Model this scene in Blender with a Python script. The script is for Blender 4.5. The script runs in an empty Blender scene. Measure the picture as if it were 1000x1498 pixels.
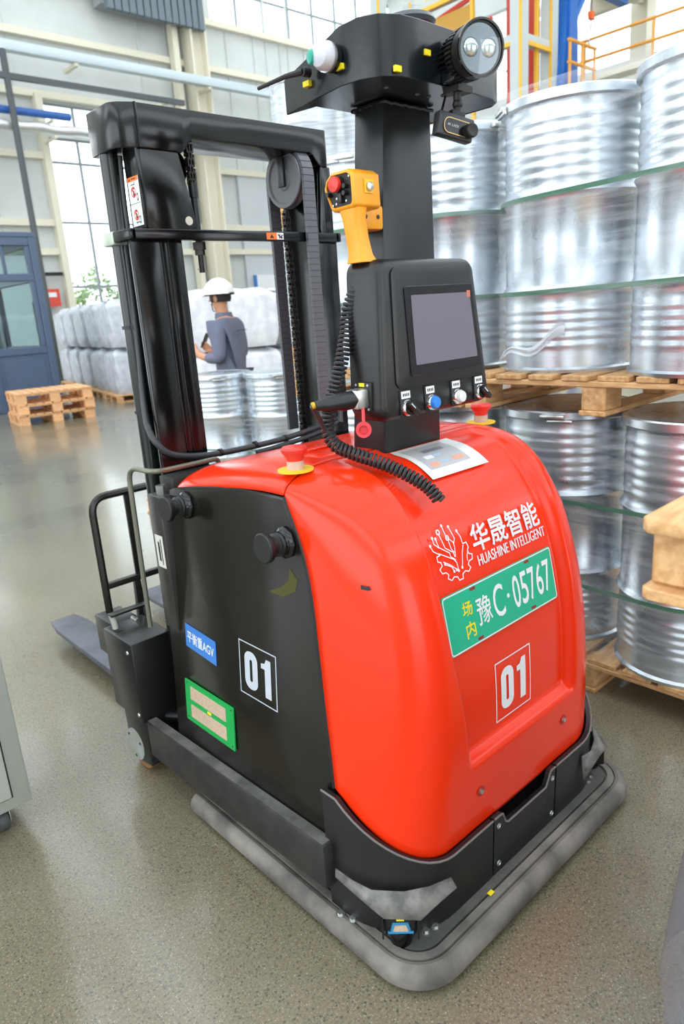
import bpy, bmesh, math, random
from mathutils import Vector, Matrix
random.seed(7)
PI = math.pi
scene = bpy.context.scene
COL = scene.collection

# ---------------------------------------------------------------- camera, world, exposure
cam_d = bpy.data.cameras.new('camera')
cam = bpy.data.objects.new('camera', cam_d)
COL.objects.link(cam)
cam_d.sensor_fit = 'VERTICAL'
cam_d.sensor_height = 36.0
cam_d.sensor_width = 36.0
cam_d.lens = 1024.0 / 1498.0 * 36.0
R0 = Vector((0.731, -0.237, 0.640)).normalized()
R1 = Vector((-0.679, -0.160, 0.717))
R1 = (R1 - R1.dot(R0) * R0).normalized()
R2 = R0.cross(R1)
if R2.y > 0: R2 = -R2
cm = Matrix(((R0.x, -R0.y, -R0.z, 0.0), (R1.x, -R1.y, -R1.z, 0.0), (R2.x, -R2.y, -R2.z, 1.5), (0, 0, 0, 1)))
cam.matrix_world = cm
cam_d.clip_start = 0.02
cam_d.clip_end = 200
cam_d.dof.use_dof = True
cam_d.dof.focus_distance = 1.75
cam_d.dof.aperture_fstop = 4.5
scene.camera = cam

world = bpy.data.worlds.new('overcast_sky')
scene.world = world
world.use_nodes = True
wn = world.node_tree.nodes; wl = world.node_tree.links
bg = wn['Background']
tc = wn.new('ShaderNodeTexCoord'); sx = wn.new('ShaderNodeSeparateXYZ'); rmp = wn.new('ShaderNodeValToRGB')
wl.new(tc.outputs['Generated'], sx.inputs[0]); wl.new(sx.outputs['Z'], rmp.inputs['Fac'])
rmp.color_ramp.elements[0].position = 0.0; rmp.color_ramp.elements[0].color = (0.90, 0.95, 1.0, 1)
rmp.color_ramp.elements[1].position = 0.8; rmp.color_ramp.elements[1].color = (0.86, 0.93, 1.0, 1)
wl.new(rmp.outputs['Color'], bg.inputs['Color'])
bg.inputs['Strength'].default_value = 3.3

vs = scene.view_settings
vs.view_transform = 'Standard'
vs.look = 'None'
vs.gamma = 1.0
vs.use_curve_mapping = False
vs.exposure = 0.35
scene.cycles.max_bounces = 8
scene.cycles.transparent_max_bounces = 16

# ---------------------------------------------------------------- materials
def lin(c):
    return c / 12.92 if c <= 0.04045 else ((c + 0.055) / 1.055) ** 2.4
def rgb(h):
    h = h.lstrip('#')
    return tuple(lin(int(h[i:i + 2], 16) / 255.0) for i in (0, 2, 4)) + (1.0,)
MATS = {}
def mat(name, color, rough=0.5, metal=0.0, coat=0.0, var=0.0, vscale=8.0, bump=0.0, bscale=40.0, stretch=None, color2=None, emit=0.0, alpha=None, rvar=0.0, spec=0.5, perobj=0.0):
    if name in MATS: return MATS[name]
    m = bpy.data.materials.new(name); m.use_nodes = True
    nt = m.node_tree; N = nt.nodes; L = nt.links
    b = N['Principled BSDF']
    col = rgb(color)
    b.inputs['Base Color'].default_value = col
    b.inputs['Roughness'].default_value = rough
    b.inputs['Metallic'].default_value = metal
    b.inputs['Coat Weight'].default_value = coat
    b.inputs['Coat Roughness'].default_value = 0.06
    b.inputs['Specular IOR Level'].default_value = spec
    m.diffuse_color = col
    co = None
    def coord():
        t = N.new('ShaderNodeTexCoord'); mp = N.new('ShaderNodeMapping')
        L.new(t.outputs['Object'], mp.inputs['Vector'])
        if stretch: mp.inputs['Scale'].default_value = stretch
        if perobj:
            oi = N.new('ShaderNodeObjectInfo'); mu = N.new('ShaderNodeMath'); mu.operation = 'MULTIPLY'; mu.inputs[1].default_value = 37.0
            L.new(oi.outputs['Random'], mu.inputs[0]); L.new(mu.outputs[0], mp.inputs['Location'])
        return mp.outputs['Vector']
    if var or rvar or color2:
        co = coord()
        n = N.new('ShaderNodeTexNoise'); n.inputs['Scale'].default_value = vscale; n.inputs['Detail'].default_value = 5
        L.new(co, n.inputs['Vector'])
        r = N.new('ShaderNodeValToRGB')
        L.new(n.outputs['Fac'], r.inputs['Fac'])
        c2 = rgb(color2) if color2 else tuple(max(0, c * (1 - var)) for c in col[:3]) + (1,)
        r.color_ramp.elements[0].position = 0.36; r.color_ramp.elements[0].color = c2
        r.color_ramp.elements[1].position = 0.64; r.color_ramp.elements[1].color = col
        out = r.outputs['Color']
        if perobj:
            oi = N.new('ShaderNodeObjectInfo'); mr = N.new('ShaderNodeMapRange')
            mr.inputs['To Min'].default_value = 1 - perobj; mr.inputs['To Max'].default_value = 1 + perobj
            L.new(oi.outputs['Random'], mr.inputs['Value'])
            hs = N.new('ShaderNodeHueSaturation'); L.new(mr.outputs[0], hs.inputs['Value']); L.new(out, hs.inputs['Color']); out = hs.outputs['Color']
        L.new(out, b.inputs['Base Color'])
        if rvar:
            mr = N.new('ShaderNodeMapRange'); mr.inputs['To Min'].default_value = rough; mr.inputs['To Max'].default_value = rough + rvar
            L.new(n.outputs['Fac'], mr.inputs['Value']); L.new(mr.outputs[0], b.inputs['Roughness'])
    if bump:
        if co is None: co = coord()
        n2 = N.new('ShaderNodeTexNoise'); n2.inputs['Scale'].default_value = bscale; n2.inputs['Detail'].default_value = 4
        L.new(co, n2.inputs['Vector'])
        bp = N.new('ShaderNodeBump'); bp.inputs['Strength'].default_value = bump; bp.inputs['Distance'].default_value = 0.01
        L.new(n2.outputs['Fac'], bp.inputs['Height']); L.new(bp.outputs[0], b.inputs['Normal'])
    if emit:
        b.inputs['Emission Color'].default_value = col; b.inputs['Emission Strength'].default_value = emit
    if alpha is not None:
        b.inputs['Alpha'].default_value = alpha
    MATS[name] = m
    return m

RED = mat('red_paint', '#EE320C', 0.22, spec=0.3, coat=0.12, var=0.04, vscale=3, bump=0.015, bscale=9)
BLK = mat('black_gloss_paint', '#0E0F11', 0.13, bump=0.03, bscale=14, rvar=0.08, color2='#0B0B0D', spec=0.45)
PANEL = mat('black_panel_paint', '#15130F', 0.10, bump=0.05, bscale=5, rvar=0.16, color2='#1E1A15', vscale=4, spec=0.4)
SATIN = mat('black_satin', '#141518', 0.34, var=0.1, vscale=20)
HEAD = mat('dark_blue_black_paint', '#11181C', 0.2, spec=0.5, bump=0.02, bscale=60)
PLAS = mat('black_plastic', '#111113', 0.5)
DULL = mat('dusty_black', '#1E1E1E', 0.45, color2='#2E2D2A', vscale=12, rvar=0.2)
RUB = mat('dusty_rubber', '#827D75', 0.75, color2='#56534F', vscale=9, bump=0.1, bscale=60)
BASE = mat('dusty_base_plate', '#55534F', 0.6, color2='#3D3D3D', vscale=9)
GRYD = mat('grey_dirty_metal', '#7D7B76', 0.6, color2='#53524F', vscale=30)
STEEL = mat('steel', '#C4C6C4', 0.3, metal=0.9)
CHAIN = mat('chain_steel', '#3A3734', 0.35, metal=0.7, var=0.3, vscale=60)
WHT = mat('white_print', '#E9EBEE', 0.5)
GRYP = mat('pale_grey_print', '#BCC3CC', 0.5)
YEL = mat('yellow_label', '#F2DC1E', 0.5)
ORG = mat('orange_plastic', '#F0A01C', 0.35, var=0.06, vscale=30)
ORGL = mat('orange_label', '#F47A22', 0.5)
REDB = mat('red_button', '#E0352C', 0.3)
REDC = mat('red_rubber', '#DD4048', 0.45)
GRNP = mat('plate_green', '#0CAE86', 0.4)
GRNC = mat('card_green', '#12A04A', 0.45)
BEIGE = mat('card_beige', '#C9AE97', 0.6, var=0.15, vscale=120)
BLUL = mat('label_blue', '#3D7CCB', 0.5)
BLUB = mat('blue_button', '#2E7FD6', 0.35)
SICK = mat('sensor_blue', '#2A86B4', 0.45)
GALV = mat('galvanised_steel', '#D3DBE1', 0.22, metal=0.88, color2='#BAC4CD', vscale=5, rvar=0.12, perobj=0.04)
STRAP = mat('green_strap', '#2B6B4C', 0.45)
WOOD = mat('pallet_wood', '#DDB27E', 0.65, color2='#BF8F5C', vscale=4, stretch=(3, 14, 14), perobj=0.10, bump=0.1, bscale=20)
WOODE = mat('pallet_wood_across', '#DCB180', 0.65, color2='#C0925F', vscale=4, stretch=(14, 3, 14), perobj=0.10, bump=0.1, bscale=20)
CREAM = mat('cream_steel', '#E0DBC8', 0.55, var=0.03, vscale=2)
WALLP = mat('wall_panel_grey', '#CCD1CF', 0.6, color2='#C4C9C7', vscale=1.2)
BOOTH = mat('booth_blue', '#4A5B74', 0.4, var=0.05, vscale=3)
CABG = mat('cabinet_grey', '#A6AAA0', 0.42, var=0.03, vscale=4)
BAG = mat('white_bag_cloth', '#E6E7EA', 0.7, color2='#CFD2D8', vscale=6, bump=0.35, bscale=9)
BAGG = mat('grey_bag_cloth', '#C9CDD3', 0.55, color2='#AEB3BC', vscale=6, bump=0.35, bscale=9)
GREYM = mat('mid_grey_frame', '#8A8F94', 0.5)
WFR = mat('window_frame_grey', '#8D9498', 0.5)
SILV = mat('insulated_duct', '#D5D8D8', 0.35, metal=0.7, bump=0.6, bscale=30)
ZINC = mat('zinc_tray', '#BCC8CE', 0.4, metal=0.4)
BLUE = mat('blue_pipe', '#2F5FA8', 0.4)
BLUEC = mat('crane_blue', '#1D63B5', 0.4)
YRAIL = mat('yellow_rail', '#E4B12C', 0.45)
OCHR = mat('ochre_panel', '#B98B2E', 0.5)
REDS = mat('red_steel', '#D24A3A', 0.45)
ORAIL = mat('orange_rail', '#DE9A3B', 0.5)
ROOFM = mat('roof_deck', '#E4E6E2', 0.6)
LENSG = mat('clear_lens', '#C9D1D6', 0.08, metal=0.8)
REFL = mat('chrome', '#E2E4E4', 0.08, metal=1.0)
SCRN = mat('screen_glass', '#2E2A33', 0.07, coat=0.5)
SCRNB = mat('screen_bezel', '#17151B', 0.2)
SKIN = mat('skin', '#C9906F', 0.55)
CLOTH = mat('grey_work_jacket', '#6C7084', 0.85, var=0.12, vscale=12)
TROU = mat('dark_trousers', '#3C4258', 0.85)
HELM = mat('white_helmet', '#F0EEF0', 0.3)
HAIR = mat('black_hair', '#1A1718', 0.6)
LEAF = mat('leaf_green', '#8FA86A', 0.7, var=0.3, vscale=6)
BARK = mat('bark', '#8A7B66', 0.8)
YSTAIN = mat('yellow_green_smear', '#45420F', 0.5)

def glass_mat(name, tint, mixw, rough=0.02):
    m = bpy.data.materials.new(name); m.use_nodes = True
    nt = m.node_tree; N = nt.nodes; L = nt.links
    N.clear()
    o = N.new('ShaderNodeOutputMaterial'); mx = N.new('ShaderNodeMixShader'); t = N.new('ShaderNodeBsdfTransparent'); g = N.new('ShaderNodeBsdfGlossy')
    t.inputs['Color'].default_value = rgb(tint); g.inputs['Roughness'].default_value = rough
    f = N.new('ShaderNodeLayerWeight'); f.inputs['Blend'].default_value = 0.5
    pw = N.new('ShaderNodeMath'); pw.operation = 'POWER'; pw.inputs[1].default_value = 4.0
    ad = N.new('ShaderNodeMath'); ad.operation = 'MULTIPLY_ADD'; ad.inputs[1].default_value = 0.6; ad.inputs[2].default_value = 0.03 + mixw; ad.use_clamp = True
    L.new(f.outputs['Facing'], pw.inputs[0]); L.new(pw.outputs[0], ad.inputs[0]); L.new(ad.outputs[0], mx.inputs[0])
    L.new(t.outputs[0], mx.inputs[1]); L.new(g.outputs[0], mx.inputs[2]); L.new(mx.outputs[0], o.inputs['Surface'])
    m.diffuse_color = rgb(tint)
    return m
GLASS = glass_mat('window_glass', '#F4F8F8', 0.02)
GLASSB = glass_mat('booth_glass', '#C9D6D6', 0.06)

def film_mat(name, lo, hi, tint='#E8EEF4'):
    m = bpy.data.materials.new(name); m.use_nodes = True
    nt = m.node_tree; N = nt.nodes; L = nt.links
    N.clear()
    o = N.new('ShaderNodeOutputMaterial'); mx = N.new('ShaderNodeMixShader'); t = N.new('ShaderNodeBsdfTransparent')
    p = N.new('ShaderNodeBsdfPrincipled'); p.inputs['Base Color'].default_value = rgb(tint); p.inputs['Roughness'].default_value = 0.25
    tc = N.new('ShaderNodeTexCoord'); mp = N.new('ShaderNodeMapping'); mp.inputs['Scale'].default_value = (1.0, 1.0, 16.0); mp.inputs['Rotation'].default_value = (0.12, 0.06, 0)
    n = N.new('ShaderNodeTexNoise'); n.inputs['Scale'].default_value = 2.2; n.inputs['Detail'].default_value = 8; n.inputs['Roughness'].default_value = 0.7
    L.new(tc.outputs['Object'], mp.inputs['Vector']); L.new(mp.outputs[0], n.inputs['Vector'])
    r = N.new('ShaderNodeMapRange'); r.inputs['From Min'].default_value = 0.42; r.inputs['From Max'].default_value = 0.78; r.inputs['To Min'].default_value = lo; r.inputs['To Max'].default_value = hi
    L.new(n.outputs['Fac'], r.inputs['Value'])
    bp = N.new('ShaderNodeBump'); bp.inputs['Strength'].default_value = 0.3; L.new(n.outputs['Fac'], bp.inputs['Height']); L.new(bp.outputs[0], p.inputs['Normal'])
    L.new(r.outputs[0], mx.inputs[0]); L.new(t.outputs[0], mx.inputs[1]); L.new(p.outputs[0], mx.inputs[2]); L.new(mx.outputs[0], o.inputs['Surface'])
    m.diffuse_color = (0.8, 0.85, 0.9, 0.3)
    return m
FILM = film_mat('stretch_wrap', 0.05, 0.42)
FILMW = film_mat('cloudy_stretch_wrap', 0.35, 0.8)

def floor_mat():
    m = bpy.data.materials.new('polished_concrete'); m.use_nodes = True
    nt = m.node_tree; N = nt.nodes; L = nt.links
    b = N['Principled BSDF']
    tc = N.new('ShaderNodeTexCoord')
    big = N.new('ShaderNodeTexNoise'); big.inputs['Scale'].default_value = 0.9; big.inputs['Detail'].default_value = 6
    L.new(tc.outputs['Object'], big.inputs['Vector'])
    r1 = N.new('ShaderNodeValToRGB')
    r1.color_ramp.elements[0].position = 0.25; r1.color_ramp.elements[0].color = rgb('#6C6551')
    r1.color_ramp.elements[1].position = 0.78; r1.color_ramp.elements[1].color = rgb('#827B66')
    L.new(big.outputs['Fac'], r1.inputs['Fac'])
    fine = N.new('ShaderNodeTexNoise'); fine.inputs['Scale'].default_value = 150; fine.inputs['Detail'].default_value = 3
    L.new(tc.outputs['Object'], fine.inputs['Vector'])
    rf = N.new('ShaderNodeMapRange'); rf.inputs['From Min'].default_value = 0.3; rf.inputs['From Max'].default_value = 0.7; rf.inputs['To Min'].default_value = 0.72; rf.inputs['To Max'].default_value = 1.24
    L.new(fine.outputs['Fac'], rf.inputs['Value'])
    mul = N.new('ShaderNodeMix'); mul.data_type = 'RGBA'; mul.blend_type = 'MULTIPLY'; mul.inputs['Factor'].default_value = 1.0
    L.new(r1.outputs['Color'], mul.inputs[6]); L.new(rf.outputs[0], mul.inputs[7])
    cur = mul.outputs[2]
    for sc, lo, colr, amt in ((95, 0.19, '#45453F', 0.75), (150, 0.19, '#3E4045', 0.65), (85, 0.075, '#CFCBBB', 0.6), (60, 0.10, '#8A5E42', 0.5), (210, 0.2, '#B3AB95', 0.4)):
        v = N.new('ShaderNodeTexVoronoi'); v.inputs['Scale'].default_value = sc
        mpv = N.new('ShaderNodeMapping'); mpv.inputs['Location'].default_value = (sc, sc * 2, 0)
        L.new(tc.outputs['Object'], mpv.inputs['Vector']); L.new(mpv.outputs[0], v.inputs['Vector'])
        lt = N.new('ShaderNodeMath'); lt.operation = 'LESS_THAN'; lt.inputs[1].default_value = lo * 1.6
        L.new(v.outputs['Distance'], lt.inputs[0])
        sel = N.new('ShaderNodeSeparateColor'); L.new(v.outputs['Color'], sel.inputs[0])
        gt = N.new('ShaderNodeMath'); gt.operation = 'GREATER_THAN'; gt.inputs[1].default_value = 0.62
        L.new(sel.outputs[0], gt.inputs[0])
        mm = N.new('ShaderNodeMath'); mm.operation = 'MULTIPLY'; L.new(lt.outputs[0], mm.inputs[0]); L.new(gt.outputs[0], mm.inputs[1])
        m2 = N.new('ShaderNodeMath'); m2.operation = 'MULTIPLY'; m2.inputs[1].default_value = amt; L.new(mm.outputs[0], m2.inputs[0])
        mx = N.new('ShaderNodeMix'); mx.data_type = 'RGBA'; L.new(m2.outputs[0], mx.inputs['Factor']); L.new(cur, mx.inputs[6]); mx.inputs[7].default_value = rgb(colr)
        cur = mx.outputs[2]
    L.new(cur, b.inputs['Base Color'])
    b.inputs['Coat Weight'].default_value = 0.6; b.inputs['Coat Roughness'].default_value = 0.12
    rr = N.new('ShaderNodeMapRange'); rr.inputs['To Min'].default_value = 0.16; rr.inputs['To Max'].default_value = 0.42
    L.new(big.outputs['Fac'], rr.inputs['Value']); L.new(rr.outputs[0], b.inputs['Roughness'])
    return m

# ---------------------------------------------------------------- mesh helpers
ORIGIN = {}
class B:
    def __init__(s): s.bm = bmesh.new()
    def hexa(s, P):
        v = [s.bm.verts.new(p) for p in P]
        for f in ((3, 2, 1, 0), (4, 5, 6, 7), (0, 1, 5, 4), (1, 2, 6, 5), (2, 3, 7, 6), (3, 0, 4, 7)):
            s.bm.faces.new([v[i] for i in f])
        return s
    def box(s, x0, x1, y0, y1, z0, z1, M=None):
        P = [(x0, y0, z0), (x1, y0, z0), (x1, y1, z0), (x0, y1, z0), (x0, y0, z1), (x1, y0, z1), (x1, y1, z1), (x0, y1, z1)]
        if M is not None: P = [M @ Vector(p) for p in P]
        return s.hexa(P)
    def loft(s, rings, cap=True, closed=True):
        R = [[s.bm.verts.new(p) for p in r] for r in rings]
        n = len(R[0])
        for a, b in zip(R[:-1], R[1:]):
            for i in range(n if closed else n - 1):
                j = (i + 1) % n
                s.bm.faces.new((a[i], a[j], b[j], b[i]))
        if cap and closed:
            s.bm.faces.new(list(reversed(R[0]))); s.bm.faces.new(R[-1])
        return s
    def frame(s, d):
        d = Vector(d).normalized()
        u = Vector((0, 0, 1)) if abs(d.z) < 0.9 else Vector((1, 0, 0))
        a = d.cross(u).normalized(); b = d.cross(a).normalized()
        return a, b
    def cyl(s, p0, p1, r0, r1=None, n=24):
        p0 = Vector(p0); p1 = Vector(p1); r1 = r0 if r1 is None else r1
        a, b = s.frame(p1 - p0)
        rings = [[p + (a * math.cos(2 * PI * i / n) + b * math.sin(2 * PI * i / n)) * r for i in range(n)] for p, r in ((p0, r0), (p1, r1))]
        return s.loft(rings)
    def lathe(s, prof, p0=(0, 0, 0), axis=(0, 0, 1), n=32, cap=True):
        p0 = Vector(p0); ax = Vector(axis).normalized(); a, b = s.frame(ax)
        rings = [[p0 + ax * z + (a * math.cos(2 * PI * i / n) + b * math.sin(2 * PI * i / n)) * max(r, 1e-4) for i in range(n)] for r, z in prof]
        return s.loft(rings, cap=cap)
    def tube(s, path, r, n=10, closed=False, cap=True):
        P = [Vector(p) for p in path]; m = len(P)
        rings = []; a = None
        for i in range(m):
            d = (P[(i + 1) % m] - P[i - 1]) if closed else (P[min(i + 1, m - 1)] - P[max(i - 1, 0)])
            d = d.normalized()
            if a is None: a, _ = s.frame(d)
            a = (a - a.dot(d) * d).normalized(); b = d.cross(a)
            rr = r(i / (m - 1)) if callable(r) else r
            rings.append([P[i] + (a * math.cos(2 * PI * k / n) + b * math.sin(2 * PI * k / n)) * rr for k in range(n)])
        if closed: rings.append(rings[0])
        if closed:
            R = [[s.bm.verts.new(p) for p in q] for q in rings[:-1]]
            for i in range(m):
                A = R[i]; C = R[(i + 1) % m]
                for k in range(n): s.bm.faces.new((A[k], A[(k + 1) % n], C[(k + 1) % n], C[k]))
            return s
        return s.loft(rings, cap=cap)
    def prism(s, poly, f0, f1):
        """poly 2D list; f0,f1 map (u,v)->3D for both end faces"""
        return s.loft([[f0(*p) for p in poly], [f1(*p) for p in poly]])
    def grid(s, rows):
        R = [[s.bm.verts.new(p) for p in r] for r in rows]
        for a, b in zip(R[:-1], R[1:]):
            for i in range(len(a) - 1): s.bm.faces.new((a[i], a[i + 1], b[i + 1], b[i]))
        return s
    def sphere(s, c, r, n=16, sc=(1, 1, 1), zmin=-1.0):
        c = Vector(c); rings = []
        m = n // 2
        t0 = math.asin(zmin)
        for j in range(m + 1):
            t = t0 + (PI / 2 - t0) * j / m
            rings.append([c + Vector((math.cos(2 * PI * i / n) * math.cos(t) * r * sc[0], math.sin(2 * PI * i / n) * math.cos(t) * r * sc[1], math.sin(t) * r * sc[2])) if j < m else c + Vector((math.cos(2 * PI * i / n) * 1e-4, math.sin(2 * PI * i / n) * 1e-4, r * sc[2])) for i in range(n)])
        return s.loft(rings)
    def build(s, name, m, parent=None, bevel=0.0, seg=2, smooth=35, mats=None):
        bm = s.bm
        bmesh.ops.recalc_face_normals(bm, faces=bm.faces)
        if bevel:
            ed = [e for e in bm.edges if len(e.link_faces) == 2 and e.calc_face_angle(0) > math.radians(40)]
            bmesh.ops.bevel(bm, geom=ed, offset=bevel, segments=seg, affect='EDGES', profile=0.5, clamp_overlap=True)
        o3 = ORIGIN.get(parent.name, Vector((0, 0, 0))) if parent else None
        me = bpy.data.meshes.new(name)
        if parent is None:
            # origin at the base centre of the mesh
            xs = [v.co for v in bm.verts]
            lo = Vector((min(v.x for v in xs), min(v.y for v in xs), min(v.z for v in xs))); hi = Vector((max(v.x for v in xs), max(v.y for v in xs), max(v.z for v in xs)))
            o3 = Vector(((lo.x + hi.x) / 2, (lo.y + hi.y) / 2, lo.z))
        bmesh.ops.translate(bm, verts=bm.verts, vec=-o3)
        bm.to_mesh(me); bm.free()
        if smooth:
            me.shade_smooth()
            me.set_sharp_from_angle(angle=math.radians(smooth))
        me.materials.append(m)
        o = bpy.data.objects.new(name, me); COL.objects.link(o)
        if parent: o.parent = parent; ORIGIN[o.name] = o3
        else: o.location = o3; ORIGIN[o.name] = o3
        return o

def thing(name, label, cat, loc=(0, 0, 0), rz=0.0, group=None):
    o = bpy.data.objects.new(name, None); COL.objects.link(o)
    o.empty_display_size = 0.1
    o.location = loc; o.rotation_euler = (0, 0, rz)
    o['label'] = label; o['category'] = cat
    if group: o['group'] = group
    ORIGIN[o.name] = Vector(loc) if rz == 0 else Vector((0, 0, 0))
    return o
def tag(o, label, cat, group=None):
    o['label'] = label; o['category'] = cat
    if group: o['group'] = group
    return o
def struct(o): o['kind'] = 'structure'; return o
def stuff(o): o['kind'] = 'stuff'; return o
def dup(root, loc, rz=0.0, label=None, group=None):
    def cp(o, par):
        c = o.copy(); COL.objects.link(c)
        if par: c.parent = par
        for ch in list(o.children): cp(ch, c)
        return c
    r = cp(root, None)
    r.location = loc; r.rotation_euler = (0, 0, rz)
    if label: r['label'] = label
    if group: r['group'] = group
    return r

def rrect(x0, x1, z0, z1, r, n=5, x0t=None, x1t=None):
    """rounded rectangle / trapezoid outline, counter-clockwise, (u,v)"""
    x0t = x0 if x0t is None else x0t; x1t = x1 if x1t is None else x1t
    pts = []
    for cx, cz, a0 in ((x1 - r, z0 + r, -90), (x1t - r, z1 - r, 0), (x0t + r, z1 - r, 90), (x0 + r, z0 + r, 180)):
        for i in range(n + 1):
            a = math.radians(a0 + 90 * i / n)
            pts.append((cx + r * math.cos(a), cz + r * math.sin(a)))
    return pts
def arcpath(pts, r, n=6):
    """polyline with rounded corners"""
    P = [Vector(p) for p in pts]; out = [P[0]]
    for i in range(1, len(P) - 1):
        a = (P[i - 1] - P[i]); b = (P[i + 1] - P[i])
        rr = min(r, a.length * 0.49, b.length * 0.49)
        p0 = P[i] + a.normalized() * rr; p1 = P[i] + b.normalized() * rr
        for k in range(n + 1):
            t = k / n
            out.append(p0 * (1 - t) ** 2 + P[i] * 2 * t * (1 - t) + p1 * t * t)
    out.append(P[-1])
    return out
def smoothpath(pts, n=8):
    P = [Vector(p) for p in pts]; out = []
    for i in range(len(P) - 1):
        p0 = P[max(i - 1, 0)]; p1 = P[i]; p2 = P[i + 1]; p3 = P[min(i + 2, len(P) - 1)]
        for k in range(n):
            t = k / n
            out.append(0.5 * ((2 * p1) + (p2 - p0) * t + (2 * p0 - 5 * p1 + 4 * p2 - p3) * t * t + (3 * p1 - p0 - 3 * p2 + p3) * t ** 3))
    out.append(P[-1]); return out
def text_tris(body, bold=0.0):
    cu = bpy.data.curves.new('lettering', 'FONT'); cu.body = body; cu.size = 1.0; cu.offset = bold; cu.resolution_u = 4
    o = bpy.data.objects.new('lettering', cu); COL.objects.link(o)
    dg = bpy.context.evaluated_depsgraph_get()
    me = o.evaluated_get(dg).to_mesh()
    V = [(v.co.x, v.co.y) for v in me.vertices]; F = [list(p.vertices) for p in me.polygons]
    bpy.data.objects.remove(o); bpy.data.curves.remove(cu)
    x0 = min(v[0] for v in V); x1 = max(v[0] for v in V); y0 = min(v[1] for v in V); y1 = max(v[1] for v in V)
    return [((x - x0) / (x1 - x0), (y - y0) / (y1 - y0)) for x, y in V], F
class D2:
    """flat print: triangles in a (u,v) plane, mapped to 3D at build time"""
    def __init__(s): s.V = []; s.F = []
    def poly(s, pts):
        k = len(s.V); s.V += list(pts); s.F.append(list(range(k, k + len(pts)))); return s
    def rect(s, u0, u1, v0, v1): return s.poly([(u0, v0), (u1, v0), (u1, v1), (u0, v1)])
    def text(s, body, u0, u1, v0, v1, bold=0.0):
        V, F = text_tris(body, bold); k = len(s.V)
        s.V += [(u0 + x * (u1 - u0), v0 + y * (v1 - v0)) for x, y in V]
        s.F += [[i + k for i in f] for f in F]; return s
    def line(s, pts, w, closed=False):
        P = [Vector(p) for p in pts]; n = len(P)
        def off(i):
            if closed: a = (P[i] - P[i - 1]); b = (P[(i + 1) % n] - P[i])
            else: a = P[i] - P[max(i - 1, 0)] if i > 0 else P[1] - P[0]; b = P[min(i + 1, n - 1)] - P[i] if i < n - 1 else a
            a = a.normalized(); b = b.normalized(); t = (a + b)
            t = t.normalized() if t.length > 1e-6 else a
            nn = Vector((-t.y, t.x)); c = max(0.4, nn.dot(Vector((-a.y, a.x))))
            return nn * (w / 2 / c)
        L = [tuple(P[i] + off(i)) for i in range(n)]; Rr = [tuple(P[i] - off(i)) for i in range(n)]
        for i in range(n if closed else n - 1):
            j = (i + 1) % n
            s.poly([Rr[i], Rr[j], L[j], L[i]])
        return s
    def ring(s, c, r, w, n=20):
        return s.line([(c[0] + r * math.cos(2 * PI * i / n), c[1] + r * math.sin(2 * PI * i / n)) for i in range(n)], w, True)
    def disc(s, c, r, n=16):
        return s.poly([(c[0] + r * math.cos(2 * PI * i / n), c[1] + r * math.sin(2 * PI * i / n)) for i in range(n)])
    def build(s, name, m, f, parent, cut=0.0):
        b = B()
        vs_ = [b.bm.verts.new((v[0], v[1], 0)) for v in s.V]
        for q in s.F:
            try: b.bm.faces.new([vs_[i] for i in q])
            except ValueError: pass
        if cut:
            lo = min(v[1] for v in s.V); hi = max(v[1] for v in s.V); z = lo + cut
            while z < hi:
                bmesh.ops.bisect_plane(b.bm, geom=list(b.bm.verts) + list(b.bm.edges) + list(b.bm.faces), plane_co=(0, z, 0), plane_no=(0, 1, 0)); z += cut
        for v in b.bm.verts: v.co = f(v.co.x, v.co.y)
        o3 = ORIGIN[parent.name]
        bmesh.ops.translate(b.bm, verts=b.bm.verts, vec=-o3)
        me = bpy.data.meshes.new(name); b.bm.to_mesh(me); b.bm.free(); me.materials.append(m)
        o = bpy.data.objects.new(name, me); COL.objects.link(o); o.parent = parent; ORIGIN[o.name] = o3
        return o
def ZERO(u0, u1, v0, v1):
    """condensed heavy zero as quads ring"""
    out = rrect(u0, u1, v0, v1, (u1 - u0) * 0.46, 6); w = (u1 - u0)
    inn = rrect(u0 + w * 0.4, u1 - w * 0.4, v0 + w * 0.42, v1 - w * 0.42, w * 0.09, 6)
    return out, inn
def draw01(d, u0, u1, v0, v1):
    """boxed 01: frame, zero, one"""
    W = u1 - u0; H = v1 - v0
    d.line([(u0, v0), (u1, v0), (u1, v1), (u0, v1)], W * 0.022, True)
    o, i = ZERO(u0 + W * 0.14, u0 + W * 0.50, v0 + H * 0.14, v0 + H * 0.86)
    n = len(o)
    for k in range(n):
        j = (k + 1) % n; d.poly([o[k], o[j], i[j], i[k]])
    a = u0 + W * 0.60; b = u0 + W * 0.86; y0 = v0 + H * 0.14; y1 = v0 + H * 0.86
    w = b - a
    d.poly([(b - w * 0.62, y0), (b, y0), (b, y1), (b - w * 0.45, y1), (b - w * 0.62, y1 - H * 0.09)])
    d.poly([(a, y1 - H * 0.20), (b - w * 0.62, y1 - H * 0.20), (b - w * 0.62, y1 - H * 0.09), (a, y1 - H * 0.11)])

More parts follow.
